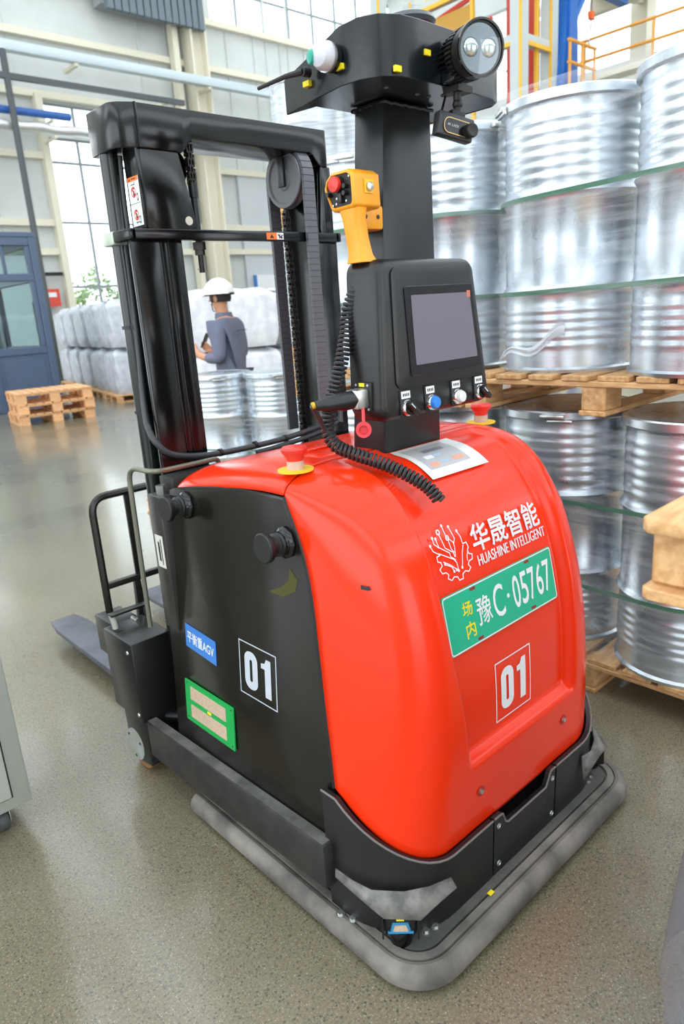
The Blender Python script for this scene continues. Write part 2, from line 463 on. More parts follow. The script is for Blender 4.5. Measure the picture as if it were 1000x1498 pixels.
# ================================================================ THE SETTING
fl = B().box(-14, 40, -16, 22, -0.12, 0.0).build('floor', floor_mat(), None, smooth=0); struct(fl)
def wall_y(name, y0, y1, x0, x1, z1, holes, m):
    """wall slab between y0 and y1 with rectangular holes (xa, xb, za, zb)"""
    b = B(); xs = sorted({x0, x1} | {h[0] for h in holes} | {h[1] for h in holes})
    for xa, xb in zip(xs[:-1], xs[1:]):
        cuts = sorted([(h[2], h[3]) for h in holes if h[0] <= xa + 1e-6 and h[1] >= xb - 1e-6]); z = 0.0
        for za, zb in cuts:
            if za > z: b.box(xa, xb, y0, y1, z, za)
            z = zb
        if z < z1: b.box(xa, xb, y0, y1, z, z1)
    return struct(b.build(name, m, None, smooth=0))
def wall_x(name, x0, x1, y0, y1, z1, holes, m):
    b = B(); ys = sorted({y0, y1} | {h[0] for h in holes} | {h[1] for h in holes})
    for ya, yb in zip(ys[:-1], ys[1:]):
        cuts = sorted([(h[2], h[3]) for h in holes if h[0] <= ya + 1e-6 and h[1] >= yb - 1e-6]); z = 0.0
        for za, zb in cuts:
            if za > z: b.box(x0, x1, ya, yb, z, za)
            z = zb
        if z < z1: b.box(x0, x1, ya, yb, z, z1)
    return struct(b.build(name, m, None, smooth=0))
H1 = (9.2, 12.2, 0.9, 6.85); H2 = (9.2, 12.2, 7.1, 7.75); H3 = (15.35, 33.0, 10.85, 13.0); H4 = (-12, 7.0, 10.85, 13.0); H5 = (-6, 6, 0.9, 6.85)
wb = wall_y('wall_back', 22, 22.25, -14, 40, 14.5, [H1, H2, H3, H4, H5], WALLP)
wr = wall_x('wall_right', 24, 24.25, -16, 22, 14.5, [(6, 21, 8.4, 11.2), (-14, 4, 8.4, 12)], WALLP)
wl_ = wall_x('wall_left', -14.25, -14, -16, 22, 14.5, [(-14, 20, 9.5, 13), (-10, 18, 1.0, 6.8)], WALLP)
wf = wall_y('wall_front', -16.25, -16, -14, 40, 14.5, [(-12, 38, 9.5, 13), (-9, -1, 0.0, 6.0), (3, 13, 0.0, 6.0)], WALLP)
# vertical seams of the wall cladding: pieces of the back wall
for k in range(15):
    x = 5.6 + 1.0 * k
    if 9.1 < x < 12.3 or 14.0 < x < 17.5: continue
    B().box(x - 0.03, x + 0.03, 21.965, 22.0, 0, 14.4).build('cladding_rib', WALLP, wb, smooth=0)
for k in range(14):
    x = 15.9 + 1.15 * k
    B().box(x - 0.02, x + 0.02, 21.965, 22.0, 6.4, 10.8).build('cladding_rib', WALLP, wb, smooth=0)
for z in (3.7, 4.5, 6.3, 7.9, 9.4, 10.75):
    for x0, x1 in ((-13.9, 9.1), (12.3, 23.9)) if z < 7.8 else ((-13.9, 23.9),):
        B().box(x0, x1, 21.8, 21.99, z - 0.09, z + 0.09).build('girt', CREAM, wb, smooth=0)
B().box(9.0, 9.2, 21.7, 21.99, 0, 7.9).build('jamb', CREAM, wb, smooth=0)
B().box(12.2, 12.4, 21.7, 21.99, 0, 7.9).build('jamb', CREAM, wb, smooth=0)
def window(n, hole, cols, bars, y=22.1):
    x0, x1, z0, z1 = hole
    b = B(); w = 0.05
    b.box(x0, x0 + w, y - 0.05, y + 0.05, z0, z1).box(x1 - w, x1, y - 0.05, y + 0.05, z0, z1)
    b.box(x0 + w, x1 - w, y - 0.05, y + 0.05, z0, z0 + w).box(x0 + w, x1 - w, y - 0.05, y + 0.05, z1 - w, z1)
    r = struct(b.build('window_%d' % n, WFR, None, smooth=0))
    for x in cols: B().box(x - 0.035, x + 0.035, y - 0.035, y + 0.035, z0 + w, z1 - w).build('mullion', WFR, r, smooth=0)
    for z in bars: B().box(x0 + w, x1 - w, y - 0.03, y + 0.03, z - 0.035, z + 0.035).build('glazing_bar', WFR, r, smooth=0)
    xs = [x0 + w] + list(cols) + [x1 - w]; zs = [z0 + w] + sorted(bars) + [z1 - w]
    for xa, xb in zip(xs[:-1], xs[1:]):
        for za, zb in zip(zs[:-1], zs[1:]):
            B().box(xa, xb, y - 0.004, y + 0.004, za, zb).build('pane', GLASS, r, smooth=0)
    return r
window(1, H1, (10.2, 11.2), (2.7, 4.55, 6.2))
window(2, H2, (10.2, 11.2), ())
window(3, H3, [15.35 + 1.15 * k for k in range(1, 15)], (11.9,))
# columns of the steel frame
def column(n, x, y0=21.25):
    b = B()
    b.box(x - 0.3, x - 0.24, y0, 21.8, 0, 14.4).box(x + 0.24, x + 0.3, y0, 21.8, 0, 14.4).box(x - 0.24, x + 0.24, y0 + 0.24, y0 + 0.32, 0, 14.4)
    return struct(b.build('trim_%d' % n, CREAM, None, smooth=0))
column(1, 14.35); column(2, 6.0); column(3, 22.6); column(4, -4.0)
# cream flashing strip next to the main column
struct(B().box(13.55, 13.75, 21.5, 21.79, 0, 10.6).build('trim_5', CREAM, None, smooth=0))
# pale door in the back wall
dr = struct(B().box(15.75, 17.3, 21.86, 21.98, 0, 6.3).build('door_1', mat('door_grey', '#C3C8CC', 0.5), None, smooth=0))
for z in (2.1, 4.2): B().box(15.8, 17.25, 21.83, 21.86, z - 0.03, z + 0.03).build('seam', GREYM, dr, smooth=0)
# unseen ceiling, open strips added to let daylight in
cb = B()
for k in range(-7, 20):
    x = 2 * k
    cb.box(x, x + 0.95, -16, 22.25, 14.6, 14.75)
ce = struct(cb.build('ceiling', ROOFM, None, smooth=0))
for y in (-12, -5, 2, 9, 16):
    B().box(-14, 40, y - 0.15, y + 0.15, 13.9, 14.6).build('rafter', CREAM, ce, smooth=0)
# lower side bay roof with purlins, upper right
sb = struct(B().hexa([(17.5, 3, 8.95), (24, 3, 9.9), (24, 11.4, 9.9), (17.5, 11.4, 8.95), (17.5, 3, 9.05), (24, 3, 10.0), (24, 11.4, 10.0), (17.5, 11.4, 9.05)]).build('trim_6', ROOFM, None, smooth=0))
for k in range(7):
    y = 4.2 + k * 1.15
    B().hexa([(17.5, y, 8.70), (24, y, 9.65), (24, y + 0.16, 9.65), (17.5, y + 0.16, 8.70), (17.5, y, 8.95), (24, y, 9.9), (24, y + 0.16, 9.9), (17.5, y + 0.16, 8.95)]).build('purlin', CREAM, sb, smooth=0)
for x in (18.2, 20.6):
    B().box(x, x + 0.25, 3, 11.4, 8.35 + (x - 17.5) * 0.146, 8.72 + (x - 17.5) * 0.146).build('beam', CREAM, sb, smooth=0)
for y in (11.0, 4.0): struct(B().box(23.2, 23.8, y, y + 0.5, 0, 9.7).build('trim_%d' % (7 if y > 10 else 8), CREAM, None, smooth=0))
# outdoor tree seen through the window
tr = thing('tree', 'small leafy tree outside, seen through the tall window', 'tree', (13.6, 30, 0))
B().tube([(13.6, 30, 0), (13.65, 30, 1.4), (13.5, 30, 2.4)], 0.09).tube([(13.65, 30, 1.4), (14.2, 30, 2.6)], 0.05).build('trunk', BARK, tr)
lb = B()
for c in ((13.3, 30, 3.1, 0.7), (14.3, 30, 2.9, 0.55), (13.8, 30.2, 3.5, 0.6), (12.9, 30, 2.6, 0.4), (14.6, 29.9, 2.4, 0.35)):
    for k in range(130):
        v = Vector((random.gauss(0, 1), random.gauss(0, 1), random.gauss(0, 1))).normalized() * c[3] * random.random() ** 0.4
        p = Vector(c[:3]) + v; a = Vector((random.gauss(0, 1), random.gauss(0, 1), random.gauss(0, 1))).normalized() * 0.12; q = a.orthogonal().normalized() * 0.06
        vs4 = [lb.bm.verts.new(p + d) for d in (a, q, -a, -q)]; lb.bm.faces.new(vs4)
stuff(lb.build('foliage', LEAF, tr, smooth=0))
struct(B().box(-20, 60, 22.3, 60, -0.15, -0.03).build('trim_9', mat('pale_paving', '#C9C8C2', 0.8), None, smooth=0))

# services along the back wall
ct = tag(B().box(3.5, 20, 20.85, 21.1, 8.55, 8.8).build('cable_tray', ZINC, None, bevel=0.02), 'pale zinc cable tray running along the back wall above the pipes', 'cable tray')
for x in (6, 10, 14.35, 18): B().box(x - 0.06, x + 0.06, 20.9, 21.695, 8.47, 8.55).build('bracket', CREAM, ct, smooth=0)
bp_ = tag(B().cyl((3.5, 21.0, 7.16), (9.6, 21.0, 7.16), 0.10, n=16).build('blue_pipe', BLUE, None), 'blue pipe above the silver duct, left of the lift mast', 'pipe')
for x in (6, 9.1): B().box(x - 0.04, x + 0.04, 20.95, 21.695, 7.0, 7.06).build('bracket', CREAM, bp_, smooth=0)
du = tag(B().tube([(3.5 + 0.25 * k, 21.0 + 0.01 * math.sin(k * 2.1), 6.8 + 0.02 * math.sin(k * 1.3)) for k in range(61)], lambda t: 0.13 + 0.012 * math.sin(t * 130), n=14).build('insulated_duct', SILV, None), 'crinkled silver insulated duct running along the back wall', 'duct')
for x in (6, 9.1, 13.0, 17.5): B().box(x - 0.04, x + 0.04, 20.95, 21.695, 6.58, 6.64).build('bracket', CREAM, du, smooth=0)
rl = tag(B().box(7.6, 13.2, 20.66, 20.78, 7.82, 7.96).build('dark_rail', mat('dark_grey_steel', '#4A5054', 0.5), None, smooth=0), 'dark grey rail on the back wall ending at a dark pole', 'rail')
B().cyl((7.95, 20.73, 0), (7.95, 20.73, 8.5), 0.085, n=14).build('pole', MATS['dark_grey_steel'], rl)
B().box(12.6, 12.75, 20.72, 21.695, 7.85, 7.93).build('bracket', CREAM, rl, smooth=0)
lv = thing('ribbed_louvre', 'grey ribbed metal louvre hung high on the back wall', 'louvre', (12.9, 21.3, 10.2))
B().box(11.2, 14.5, 21.3, 21.78, 10.35, 12.5).build('backing', GREYM, lv, smooth=0)
for k in range(14):
    x = 11.3 + k * 0.235
    B().hexa([(x, 21.12, 10.2), (x + 0.2, 21.12, 10.2), (x + 0.2, 21.3, 10.2), (x, 21.3, 10.2), (x + 0.04, 21.1, 12.5), (x + 0.16, 21.1, 12.5), (x + 0.2, 21.3, 12.5), (x, 21.3, 12.5)]).build('slat', mat('slat_blue_grey', '#66727C', 0.45), lv, smooth=0)
sg = tag(B().box(8.1, 8.75, 21.7, 21.79, 2.15, 2.65).build('red_sign', REDS, None, smooth=0), 'small red sign on the wall between the blue booth and the window', 'sign')
B().box(8.2, 8.65, 21.69, 21.7, 2.42, 2.55).build('pale_band', WHT, sg, smooth=0)
dk = tag(B().box(8.0, 8.95, 21.7, 21.8, 3.02, 3.12).build('dark_bar', PLAS, None, smooth=0), 'short dark bar on the wall above the small red sign', 'bar')
pb = tag(B().box(16.1, 17.2, 21.75, 21.83, 1.9, 2.9).build('notice_board', WHT, None, smooth=0), 'pale notice board with a blue edge on the door behind the mast', 'notice board')
B().box(16.0, 16.1, 21.75, 21.83, 1.9, 2.9).build('blue_edge', BLUL, pb, smooth=0)

# blue glazed booth on the left
bo = thing('glazed_booth', 'blue framed booth with glass panes behind the stacked pallets', 'booth', (4.2, 15.6, 0))
def post(x0, x1, y0, y1, z0, z1, n='post'): return B().box(x0, x1, y0, y1, z0, z1).build(n, BOOTH, bo, bevel=0.012, seg=1)
for x in (5.38, 4.28, 2.95): post(x, x + 0.13, 14.4, 14.53, 0, 3.22)
post(5.38, 5.51, 16.8, 16.93, 0, 3.22); post(2.95, 3.08, 16.8, 16.93, 0, 3.22)
for za, zb in ((3.06, 3.22), (2.42, 2.56), (1.06, 1.2), (0.0, 0.12)):
    post(3.08, 4.28, 14.41, 14.52, za, zb, 'rail'); post(4.41, 5.38, 14.41, 14.52, za, zb, 'rail'); post(5.39, 5.5, 14.53, 16.8, za, zb, 'rail')
post(4.41, 4.5, 14.42, 14.5, 1.2, 3.06, 'stile'); post(5.29, 5.38, 14.42, 14.5, 1.2, 3.06, 'stile')
post(4.84, 4.9, 14.43, 14.49, 2.56, 3.06, 'stile')
for x0, x1 in ((3.08, 4.28), (4.41, 5.38)):
    pp = B().box(x0, x1, 14.44, 14.48, 0.12, 1.06).build('lower_panel', BOOTH, bo, smooth=0)
    B().box(x0 + 0.09, x1 - 0.09, 14.425, 14.44, 0.22, 0.97).build('raised_field', BOOTH, pp, bevel=0.008, seg=1)
    for za, zb in ((1.2, 2.42), (2.56, 3.06)): B().box(x0, x1, 14.457, 14.463, za, zb).build('pane', GLASSB, bo, smooth=0)
B().box(5.43, 5.46, 14.53, 16.8, 0.12, 1.06).build('lower_panel', BOOTH, bo, smooth=0)
for za, zb in ((1.2, 2.42), (2.56, 3.06)): B().box(5.442, 5.448, 14.53, 16.8, za, zb).build('pane', GLASSB, bo, smooth=0)
B().box(2.95, 5.51, 14.4, 16.93, 3.22, 3.3).build('roof', BOOTH, bo, smooth=0)
ck = thing('control_cabinet', 'blue and grey cabinet standing inside the glazed booth', 'cabinet', (4.75, 16.0, 0))
B().box(4.5, 5.0, 15.8, 16.2, 0, 2.1).build('body', mat('cabinet_pale', '#AEB7B9', 0.5), ck, bevel=0.01)
B().box(4.56, 4.94, 15.78, 15.8, 0.15, 2.0).build('door', BLUEC, ck, bevel=0.005)
ch = thing('red_toolbox', 'red box on the floor inside the glazed booth', 'box', (4.35, 15.5, 0))
B().box(4.1, 4.6, 15.35, 15.65, 0, 1.25).build('body', REDS, ch, bevel=0.02)
B().box(4.1, 4.6, 15.34, 15.66, 1.25, 1.3).build('lid', PLAS, ch, bevel=0.01)

# steel platform tower, crane and rails, upper right
tw = thing('platform_tower', 'grey and yellow steel platform tower behind the left drum stacks', 'platform', (14.9, 10.9, 0))
for x, y in ((13.65, 9.0), (14.75, 9.0), (13.65, 12.8), (14.75, 12.8)):
    B().box(x, x + 0.26, y, y + 0.26, 0, 8.4).build('post', mat('grey_steel', '#B9C2C2', 0.5), tw, smooth=0)
    B().box(x - 0.02, x, y - 0.02, y + 0.04, 0, 8.4).build('yellow_edge', YRAIL, tw, smooth=0)
for z in (5.0, 6.35, 7.6):
    B().box(13.91, 14.75, 9.02, 9.2, z, z + 0.18).build('beam', MATS['grey_steel'], tw, smooth=0)
    B().box(13.91, 14.75, 8.99, 9.02, z - 0.03, z + 0.05).build('yellow_edge', YRAIL, tw, smooth=0)
    B().box(13.67, 13.85, 9.26, 12.8, z, z + 0.18).build('beam', MATS['grey_steel'], tw, smooth=0)
    B().box(13.63, 13.67, 9.26, 12.8, z - 0.03, z + 0.05).build('yellow_edge', YRAIL, tw, smooth=0)
    B().box(13.91, 14.75, 12.85, 13.0, z, z + 0.15).build('beam', MATS['grey_steel'], tw, smooth=0)
for y in (10.2, 11.4): B().box(13.7, 13.78, y, y + 0.07, 5.2, 8.3).build('yellow_rail', YRAIL, tw, smooth=0)
B().box(14.3, 14.36, 9.05, 9.12, 5.2, 8.3).build('yellow_rail', YRAIL, tw, smooth=0)
for x, y in ((14.5, 9.72), (15.1, 9.62)): B().box(x, x + 0.2, y, y + 0.2, 0, 8.4).build('red_column', REDS, tw, smooth=0)
for z in (6.9, 6.1, 7.5):
    B().tube([(13.8, 9.8, z + 0.1), (13.8, 12.7, z - 0.35)], 0.05, n=6).build('red_brace', REDS, tw)
B().box(13.95, 14.7, 11.6, 11.68, 6.6, 7.5).build('ochre_panel', OCHR, tw, smooth=0)
B().box(13.75, 13.8, 10.3, 12.6, 6.75, 7.4).build('ochre_panel', OCHR, tw, smooth=0)
cr = thing('jib_crane', 'blue tapered crane pillar right of the platform tower', 'crane', (15.35, 9.0, 0))
B().hexa([(15.0, 8.8, 0), (15.75, 8.8, 0), (15.75, 9.2, 0), (15.0, 9.2, 0), (15.22, 8.85, 7.6), (15.5, 8.85, 7.6), (15.5, 9.15, 7.6), (15.22, 9.15, 7.6)]).build('pillar', BLUEC, cr, smooth=0)
B().hexa([(14.86, 8.9, 5.0), (15.05, 8.9, 5.0), (15.05, 9.1, 5.0), (14.86, 9.1, 5.0), (15.18, 8.9, 7.4), (15.3, 8.9, 7.4), (15.3, 9.1, 7.4), (15.18, 9.1, 7.4)]).build('brace', BLUEC, cr, smooth=0)
B().tube([(15.45, 9.0, 6.9), (16.1, 9.0, 7.7)], 0.08, n=8).build('brace', BLUEC, cr)
B().box(15.1, 17.8, 8.9, 9.1, 7.75, 8.0).build('jib', BLUEC, cr, smooth=0)
B().box(15.25, 15.5, 8.9, 9.1, 7.6, 7.75).build('head', BLUEC, cr, smooth=0)
hk = thing('crane_hook', 'orange hook block hanging from the blue crane jib', 'hook', (16.35, 9.0, 7.0))
B().cyl((16.35, 9.0, 7.35), (16.35, 9.0, 7.75), 0.012, n=6).build('cable', PLAS, hk)
B().box(16.27, 16.43, 8.95, 9.05, 7.2, 7.36).build('block', mat('hook_orange', '#E2672A', 0.5), hk, bevel=0.02)
B().tube([(16.35, 9.0, 7.2), (16.35, 9.0, 6.9), (16.25, 9.0, 6.8), (16.3, 9.0, 6.7)], 0.02, n=6).build('hook', STEEL, hk)
wk = thing('walkway_rail', 'orange guard rail of the crane walkway, upper right', 'railing', (17.1, 7.0, 0))
for z in (6.62, 7.04): B().cyl((17.0, 3.0, z), (17.0, 9.6, z), 0.035, n=8).build('rail', ORAIL, wk)
for y in (3.1, 4.7, 6.3, 7.9, 9.5): B().cyl((17.0, y, 6.3), (17.0, y, 7.04), 0.03, n=8).build('post', ORAIL, wk)
B().box(17.0, 17.45, 3.0, 9.6, 6.18, 6.3).build('walkway_beam', CREAM, wk, smooth=0)
for y in (3.2, 9.2): B().box(17.1, 17.35, y, y + 0.25, 0, 6.18).build('leg', CREAM, wk, smooth=0)
wk2 = thing('short_guard_rail', 'short orange guard rail at the foot of the blue crane', 'railing', (15.3, 8.5, 0))
for z in (6.05, 6.45): B().cyl((14.75, 8.6, z), (15.85, 8.6, z), 0.035, n=8).build('rail', ORAIL, wk2)
for x in (14.8, 15.3, 15.8): B().cyl((x, 8.6, 5.6), (x, 8.6, 6.45), 0.03, n=8).build('post', ORAIL, wk2)
B().box(14.7, 15.9, 8.5, 8.7, 5.5, 5.6).build('deck', CREAM, wk2, smooth=0)
B().box(14.72, 14.84, 8.52, 8.66, 0, 5.5).build('leg', CREAM, wk2, smooth=0)

# ================================================================ DRUMS, PALLETS, BAGS
def pallet(name, label, group=None, L=1.10, W=1.1, nd=8):
    """origin at base centre, deck planks run along x"""
    t = thing(name, label, 'pallet', (0, 0, 0), 0.0, group)
    hx = W / 2; hy = L / 2
    for y in (-hy + 0.05, 0, hy - 0.05):
        B().box(-hx, hx, y - 0.05, y + 0.05, 0, 0.018).build('bottom_board', WOOD, t, bevel=0.003, seg=1)
        for x in (-hx + 0.07, 0, hx - 0.07):
            B().box(x - 0.06, x + 0.06, y - 0.045, y + 0.045, 0.018, 0.10).build('block', WOOD, t, bevel=0.003, seg=1)
    for x in (-hx + 0.06, 0, hx - 0.06):
        B().box(x - 0.055, x + 0.055, -hy, hy, 0.10, 0.12).build('stringer_board', WOODE, t, bevel=0.003, seg=1)
    pitch = L / nd
    for k in range(nd):
        y = -hy + pitch * (k + 0.5); w = pitch * random.uniform(0.36, 0.42)
        B().box(-hx + random.uniform(-.006, .01), hx + random.uniform(-.01, .006), y - w, y + w, 0.12, 0.14).build('plank', WOOD, t, bevel=0.003, seg=1)
    return t
DR = 0.25; DH = 0.94
def drum_prof():
    P = [(0.0, 0.012), (DR - 0.012, 0.012), (DR - 0.008, 0.0), (DR + 0.004, 0.0), (DR + 0.006, 0.012), (DR - 0.004, 0.02), (DR - 0.004, 0.075)]
    def hump(z, h, a):
        return [(DR - 0.004, z - h), (DR - 0.004 + a * 0.6, z - h * 0.45), (DR - 0.004 + a, z), (DR - 0.004 + a * 0.6, z + h * 0.45), (DR - 0.004, z + h)]
    for k in range(5): P += hump(0.10 + 0.031 * k, 0.0145, 0.0034)
    P += hump(0.295, 0.02, 0.012)
    P += hump(0.615, 0.02, 0.012)
    for k in range(6): P += hump(0.672 + 0.036 * k, 0.017, 0.0036)
    P += [(DR - 0.004, 0.895), (DR - 0.001, 0.905), (DR + 0.008, 0.908), (DR + 0.010, 0.925), (DR + 0.004, 0.938), (DR - 0.008, 0.940), (DR - 0.012, 0.930), (DR - 0.014, 0.918), (0.0, 0.918)]
    return P
def drum(name, label, group, open_top=False):
    t = thing(name, label, 'drum', (0, 0, 0), 0.0, group)
    B().lathe(drum_prof(), n=64).build('body', GALV, t, smooth=50)
    b = B(); b.lathe([(DR + 0.009, 0.903), (DR + 0.014, 0.908), (DR + 0.014, 0.934), (DR + 0.009, 0.939)], n=64)
    cr_ = b.build('clamp_ring', GALV, t)
    lk = B().box(-DR - 0.034, -DR - 0.012, -0.045, 0.045, 0.912, 0.93)
    lk.box(-DR - 0.03, -DR - 0.018, -0.075, 0.02, 0.898, 0.910)
    lk.build('latch', STEEL, cr_, bevel=0.003)
    B().lathe([(0.0, 0.916), (0.024, 0.916), (0.026, 0.93), (0.018, 0.936), (0.0, 0.936)], p0=(-0.13, 0.06, 0), n=20).build('bung', STEEL, t)
    return t
LOWZ = 0.14; UPPAL = 1.08; UPZ = 1.22
proto_p = pallet('wooden_pallet', 'light wooden pallet on the floor under the right-hand drum stack', 'pallets under the drums')
proto_d = drum('galvanised_drum', 'galvanised drum on the floor pallet, second from right, behind the red hood', 'galvanised drums')
def place(first, proto, loc, rz, label, store=[0]):
    if first: proto.location = loc; proto.rotation_euler = (0, 0, rz); proto['label'] = label; return proto
    return dup(proto, loc, rz, label)
place(True, proto_p, (2.84, 1.22, 0.0), 0.0, 'wooden pallet on the floor under the nearest drum stack on the right')
place(False, proto_p, (2.84, 1.22, UPPAL), 0.0, 'wooden pallet between lower and upper drums of the nearest right stack')
place(False, proto_p, (2.84, 2.34, 0.0), 0.0, 'wooden pallet on the floor under the drum stack hidden behind the red hood')
place(False, proto_p, (2.84, 2.34, UPPAL), 0.0, 'wooden pallet halfway up the drum stack behind the control console')
place(False, proto_p, (4.50, 4.72, 0.0), -0.75, 'wooden pallet on the floor under the farthest three-high drum stack')
place(False, proto_p, (4.50, 4.72, UPPAL), -0.75, 'lower of the two raised pallets in the farthest stack, left of the post')
place(False, proto_p, (4.50, 4.72, UPPAL + 1.08), -0.75, 'upper of the two raised pallets in the farthest stack, left of the post')
DL = [
    ((2.585, 1.475, LOWZ), 0.3, 'lower drum right behind the red hood, with film and green straps'),
    ((2.535, 0.935, LOWZ), 1.1, 'lower drum at the right edge, behind the pale wooden block'),
    ((2.585, 1.475, UPZ), -0.72, 'large upper drum right of the console, second from the right edge'),
    ((2.535, 0.935, UPZ), 2.2, 'upper drum cut off by the right edge of the picture'),
    ((2.585, 2.03, LOWZ), 0.1, 'lower drum mostly hidden behind console post and red hood'),
    ((2.585, 2.03, UPZ), 1.4, 'upper drum right beside the black post, behind the dash camera'),
    ((2.585, 2.58, LOWZ), 2.6, 'lower drum hidden behind the console, left of another lower drum'),
    ((2.585, 2.58, UPZ), 0.5, 'upper drum hidden behind the black post'),
    ((4.15, 4.75, LOWZ), 2.0, 'lower drum of the farthest stack, left of the console beside the coiled cord'),
    ((4.15, 4.75, UPZ), 1.7, 'middle drum of the farthest stack left of the post, under cloudy film'),
    ((4.15, 4.75, UPZ + 1.08), 0.2, 'top drum of the farthest three-high stack, left of the post'),
    ((4.545, 4.38, UPZ + 1.08), 2.9, 'top drum of the farthest stack, hidden behind the post'),
]
for i, (loc, rz, lab) in enumerate(DL): place(i == 0, proto_d, loc, rz, lab)
def hull(c1, c2, r, n=20):
    """stadium outline around two circles stacked along y (c1 has the larger y)"""
    c1 = Vector(c1); c2 = Vector(c2); d = (c1 - c2); ang = math.atan2(d.y, d.x)
    pts = []
    for k in range(n + 1): a = ang - PI / 2 + PI * k / n; pts.append((c1.x + r * math.cos(a), c1.y + r * math.sin(a)))
    for k in range(n + 1): a = ang + PI / 2 + PI * k / n; pts.append((c2.x + r * math.cos(a), c2.y + r * math.sin(a)))
    return pts
def band(c1, c2, z, label, h=0.016):
    o = hull(c1, c2, DR + 0.0165, 24); i_ = hull(c1, c2, DR + 0.0145, 24); b = B()
    def zz(p): return z + 0.006 * math.sin(3 * p[1])
    R = [[(p[0], p[1], zz(p) - h / 2) for p in i_], [(p[0], p[1], zz(p) - h / 2) for p in o], [(p[0], p[1], zz(p) + h / 2) for p in o], [(p[0], p[1], zz(p) + h / 2) for p in i_]]
    R.append(R[0])
    return tag(b.loft(R, cap=False).build('packing_strap', STRAP, None), label, 'strap', 'green straps around the drums')
def film(c1, c2, z0, z1, label, m=FILM, rows=14):
    o = hull(c1, c2, DR + 0.024, 28); rr = []
    rnd = random.Random(len(label))
    for k in range(rows + 1):
        t = k / rows; z = z0 + (z1 - z0) * t
        rr.append([(p[0] + rnd.uniform(-.002, .002), p[1] + rnd.uniform(-.002, .002), z + 0.01 * math.sin(7 * p[1] + 3 * t)) for p in o])
    b = B(); b.loft(rr, cap=False)
    return tag(b.build('stretch_film', m, None), label, 'film', 'clear film around the drums')
PA = ((2.585, 1.475), (2.535, 0.935)); PB = ((2.585, 2.58), (2.585, 2.03)); PC = ((4.545, 4.38), (4.15, 4.75))
for pr, nm in ((PA, 'nearest right pair'), (PB, 'pair behind the post')):
    for z0, lv_ in ((LOWZ, 'lower'), (UPZ, 'upper')):
        band(pr[0], pr[1], z0 + 0.615, 'green strap round the top hoop of the %s drums, %s' % (lv_, nm))
        band(pr[0], pr[1], z0 + 0.295, 'green strap round the bottom hoop of the %s drums, %s' % (lv_, nm))
film(PA[0], PA[1], LOWZ + 0.02, LOWZ + 0.90, 'clear stretch film around the lower drums of the nearest right stack')
film(PA[0], PA[1], UPZ + 0.02, UPZ + 0.955, 'clear stretch film around the upper drums of the nearest right stack')
film(PB[0], PB[1], UPZ + 0.02, UPZ + 0.95, 'clear stretch film around the upper drums behind the post')
film(PC[0], PC[1], UPZ + 0.02, UPZ + 0.93, 'cloudy white film around the middle drums of the farthest stack', FILMW)
film(PC[0], PC[1], UPZ + 1.10, UPZ + 2.04, 'cloudy white film around the top drums of the farthest stack', FILMW)
film(PC[0], PC[1], LOWZ + 0.02, LOWZ + 0.92, 'cloudy film around the farthest lower drums left of the console')
# loose tail of film on the nearest upper drum
tb = B(); rr = []
for k in range(15):
    t = k / 14; p = Vector((2.322 - 0.012 * math.sin(t * 6), 1.62 - t * 0.27, UPZ + 0.05 + 0.10 * t + 0.02 * math.sin(t * 9)))
    rr.append([p + Vector((-0.006 * math.sin(j * 2.2 + t * 5), 0, (j - 2) * 0.008 * (0.5 + t))) for j in range(5)])
tag(tb.grid(rr).build('film_tail', film_mat('white_film', 0.55, 0.9), None), 'twisted white tail of film hanging on the large upper drum', 'film')
# drums seen through the mast
place(False, proto_p, (3.13, 4.74, 0.0), 0.12, 'wooden pallet under the two drums seen through the mast')
m1 = place(False, proto_d, (3.12, 4.86, LOWZ), 0.9, 'film-wrapped drum behind the mast, left of its neighbour')
m2 = place(False, proto_d, (3.36, 4.40, LOWZ), 0.95, 'ribbed drum behind the mast, with the ring latch showing')
film((3.12, 4.86), (3.36, 4.40), LOWZ + 0.02, LOWZ + 0.92, 'clear film wrapped round the two drums seen through the mast')
band((3.12, 4.86), (3.36, 4.40), LOWZ + 0.36, 'green strap low round the two drums seen through the mast')

# near right: pallet corner lying on a wrapped drum
nd_ = dup(proto_d, (1.27, 0.12, LOWZ), 2.0, 'near drum under the blurred pale pallet, at the lower right edge')
place(False, proto_p, (1.62, -0.2, 0.0), 0.0, 'wooden pallet on the floor under the near drum at the lower right edge')
tpl = thing('thick_pallet', 'pale new wooden pallet, blurred corner at the right edge', 'pallet', (1.55, -0.21, 1.08))
def bx(n, x0, x1, y0, y1, z0, z1, m=WOOD): return B().box(x0, x1, y0, y1, z0, z1).build(n, m, tpl, bevel=0.006, seg=1)
PX = 0.915
for y0, y1 in ((0.305, 0.405), (-0.26, -0.16), (-0.80, -0.70)):
    o = B().prism([(PX - 0.005, y1 - 0.012), (PX + 0.004, y1), (2.1, y1), (2.1, y0), (PX + 0.004, y0), (PX - 0.005, y0 + 0.012)], lambda u, v: (u, v, 1.08), lambda u, v: (u, v, 1.098)).build('bottom_board', WOOD, tpl, bevel=0.002, seg=1)
    for x in (PX + 0.015, 1.45, 1.97): bx('block', x, x + 0.12, y0 + 0.006, y1 - 0.006, 1.098, 1.178, WOOD)
pdl = [0.41 - 0.145 * k for k in range(9)]
for x in (PX + 0.01, 1.45, 1.97):
    pass
for k, y in enumerate(pdl):
    B().prism([(PX - 0.005, y - 0.012), (PX + 0.008, y), (2.1, y), (2.1, y - 0.12), (PX + 0.008, y - 0.12), (PX - 0.005, y - 0.108)], lambda u, v: (u, v, 1.178), lambda u, v: (u, v, 1.198)).build('plank', WOOD, tpl, bevel=0.002, seg=1)
fr = []
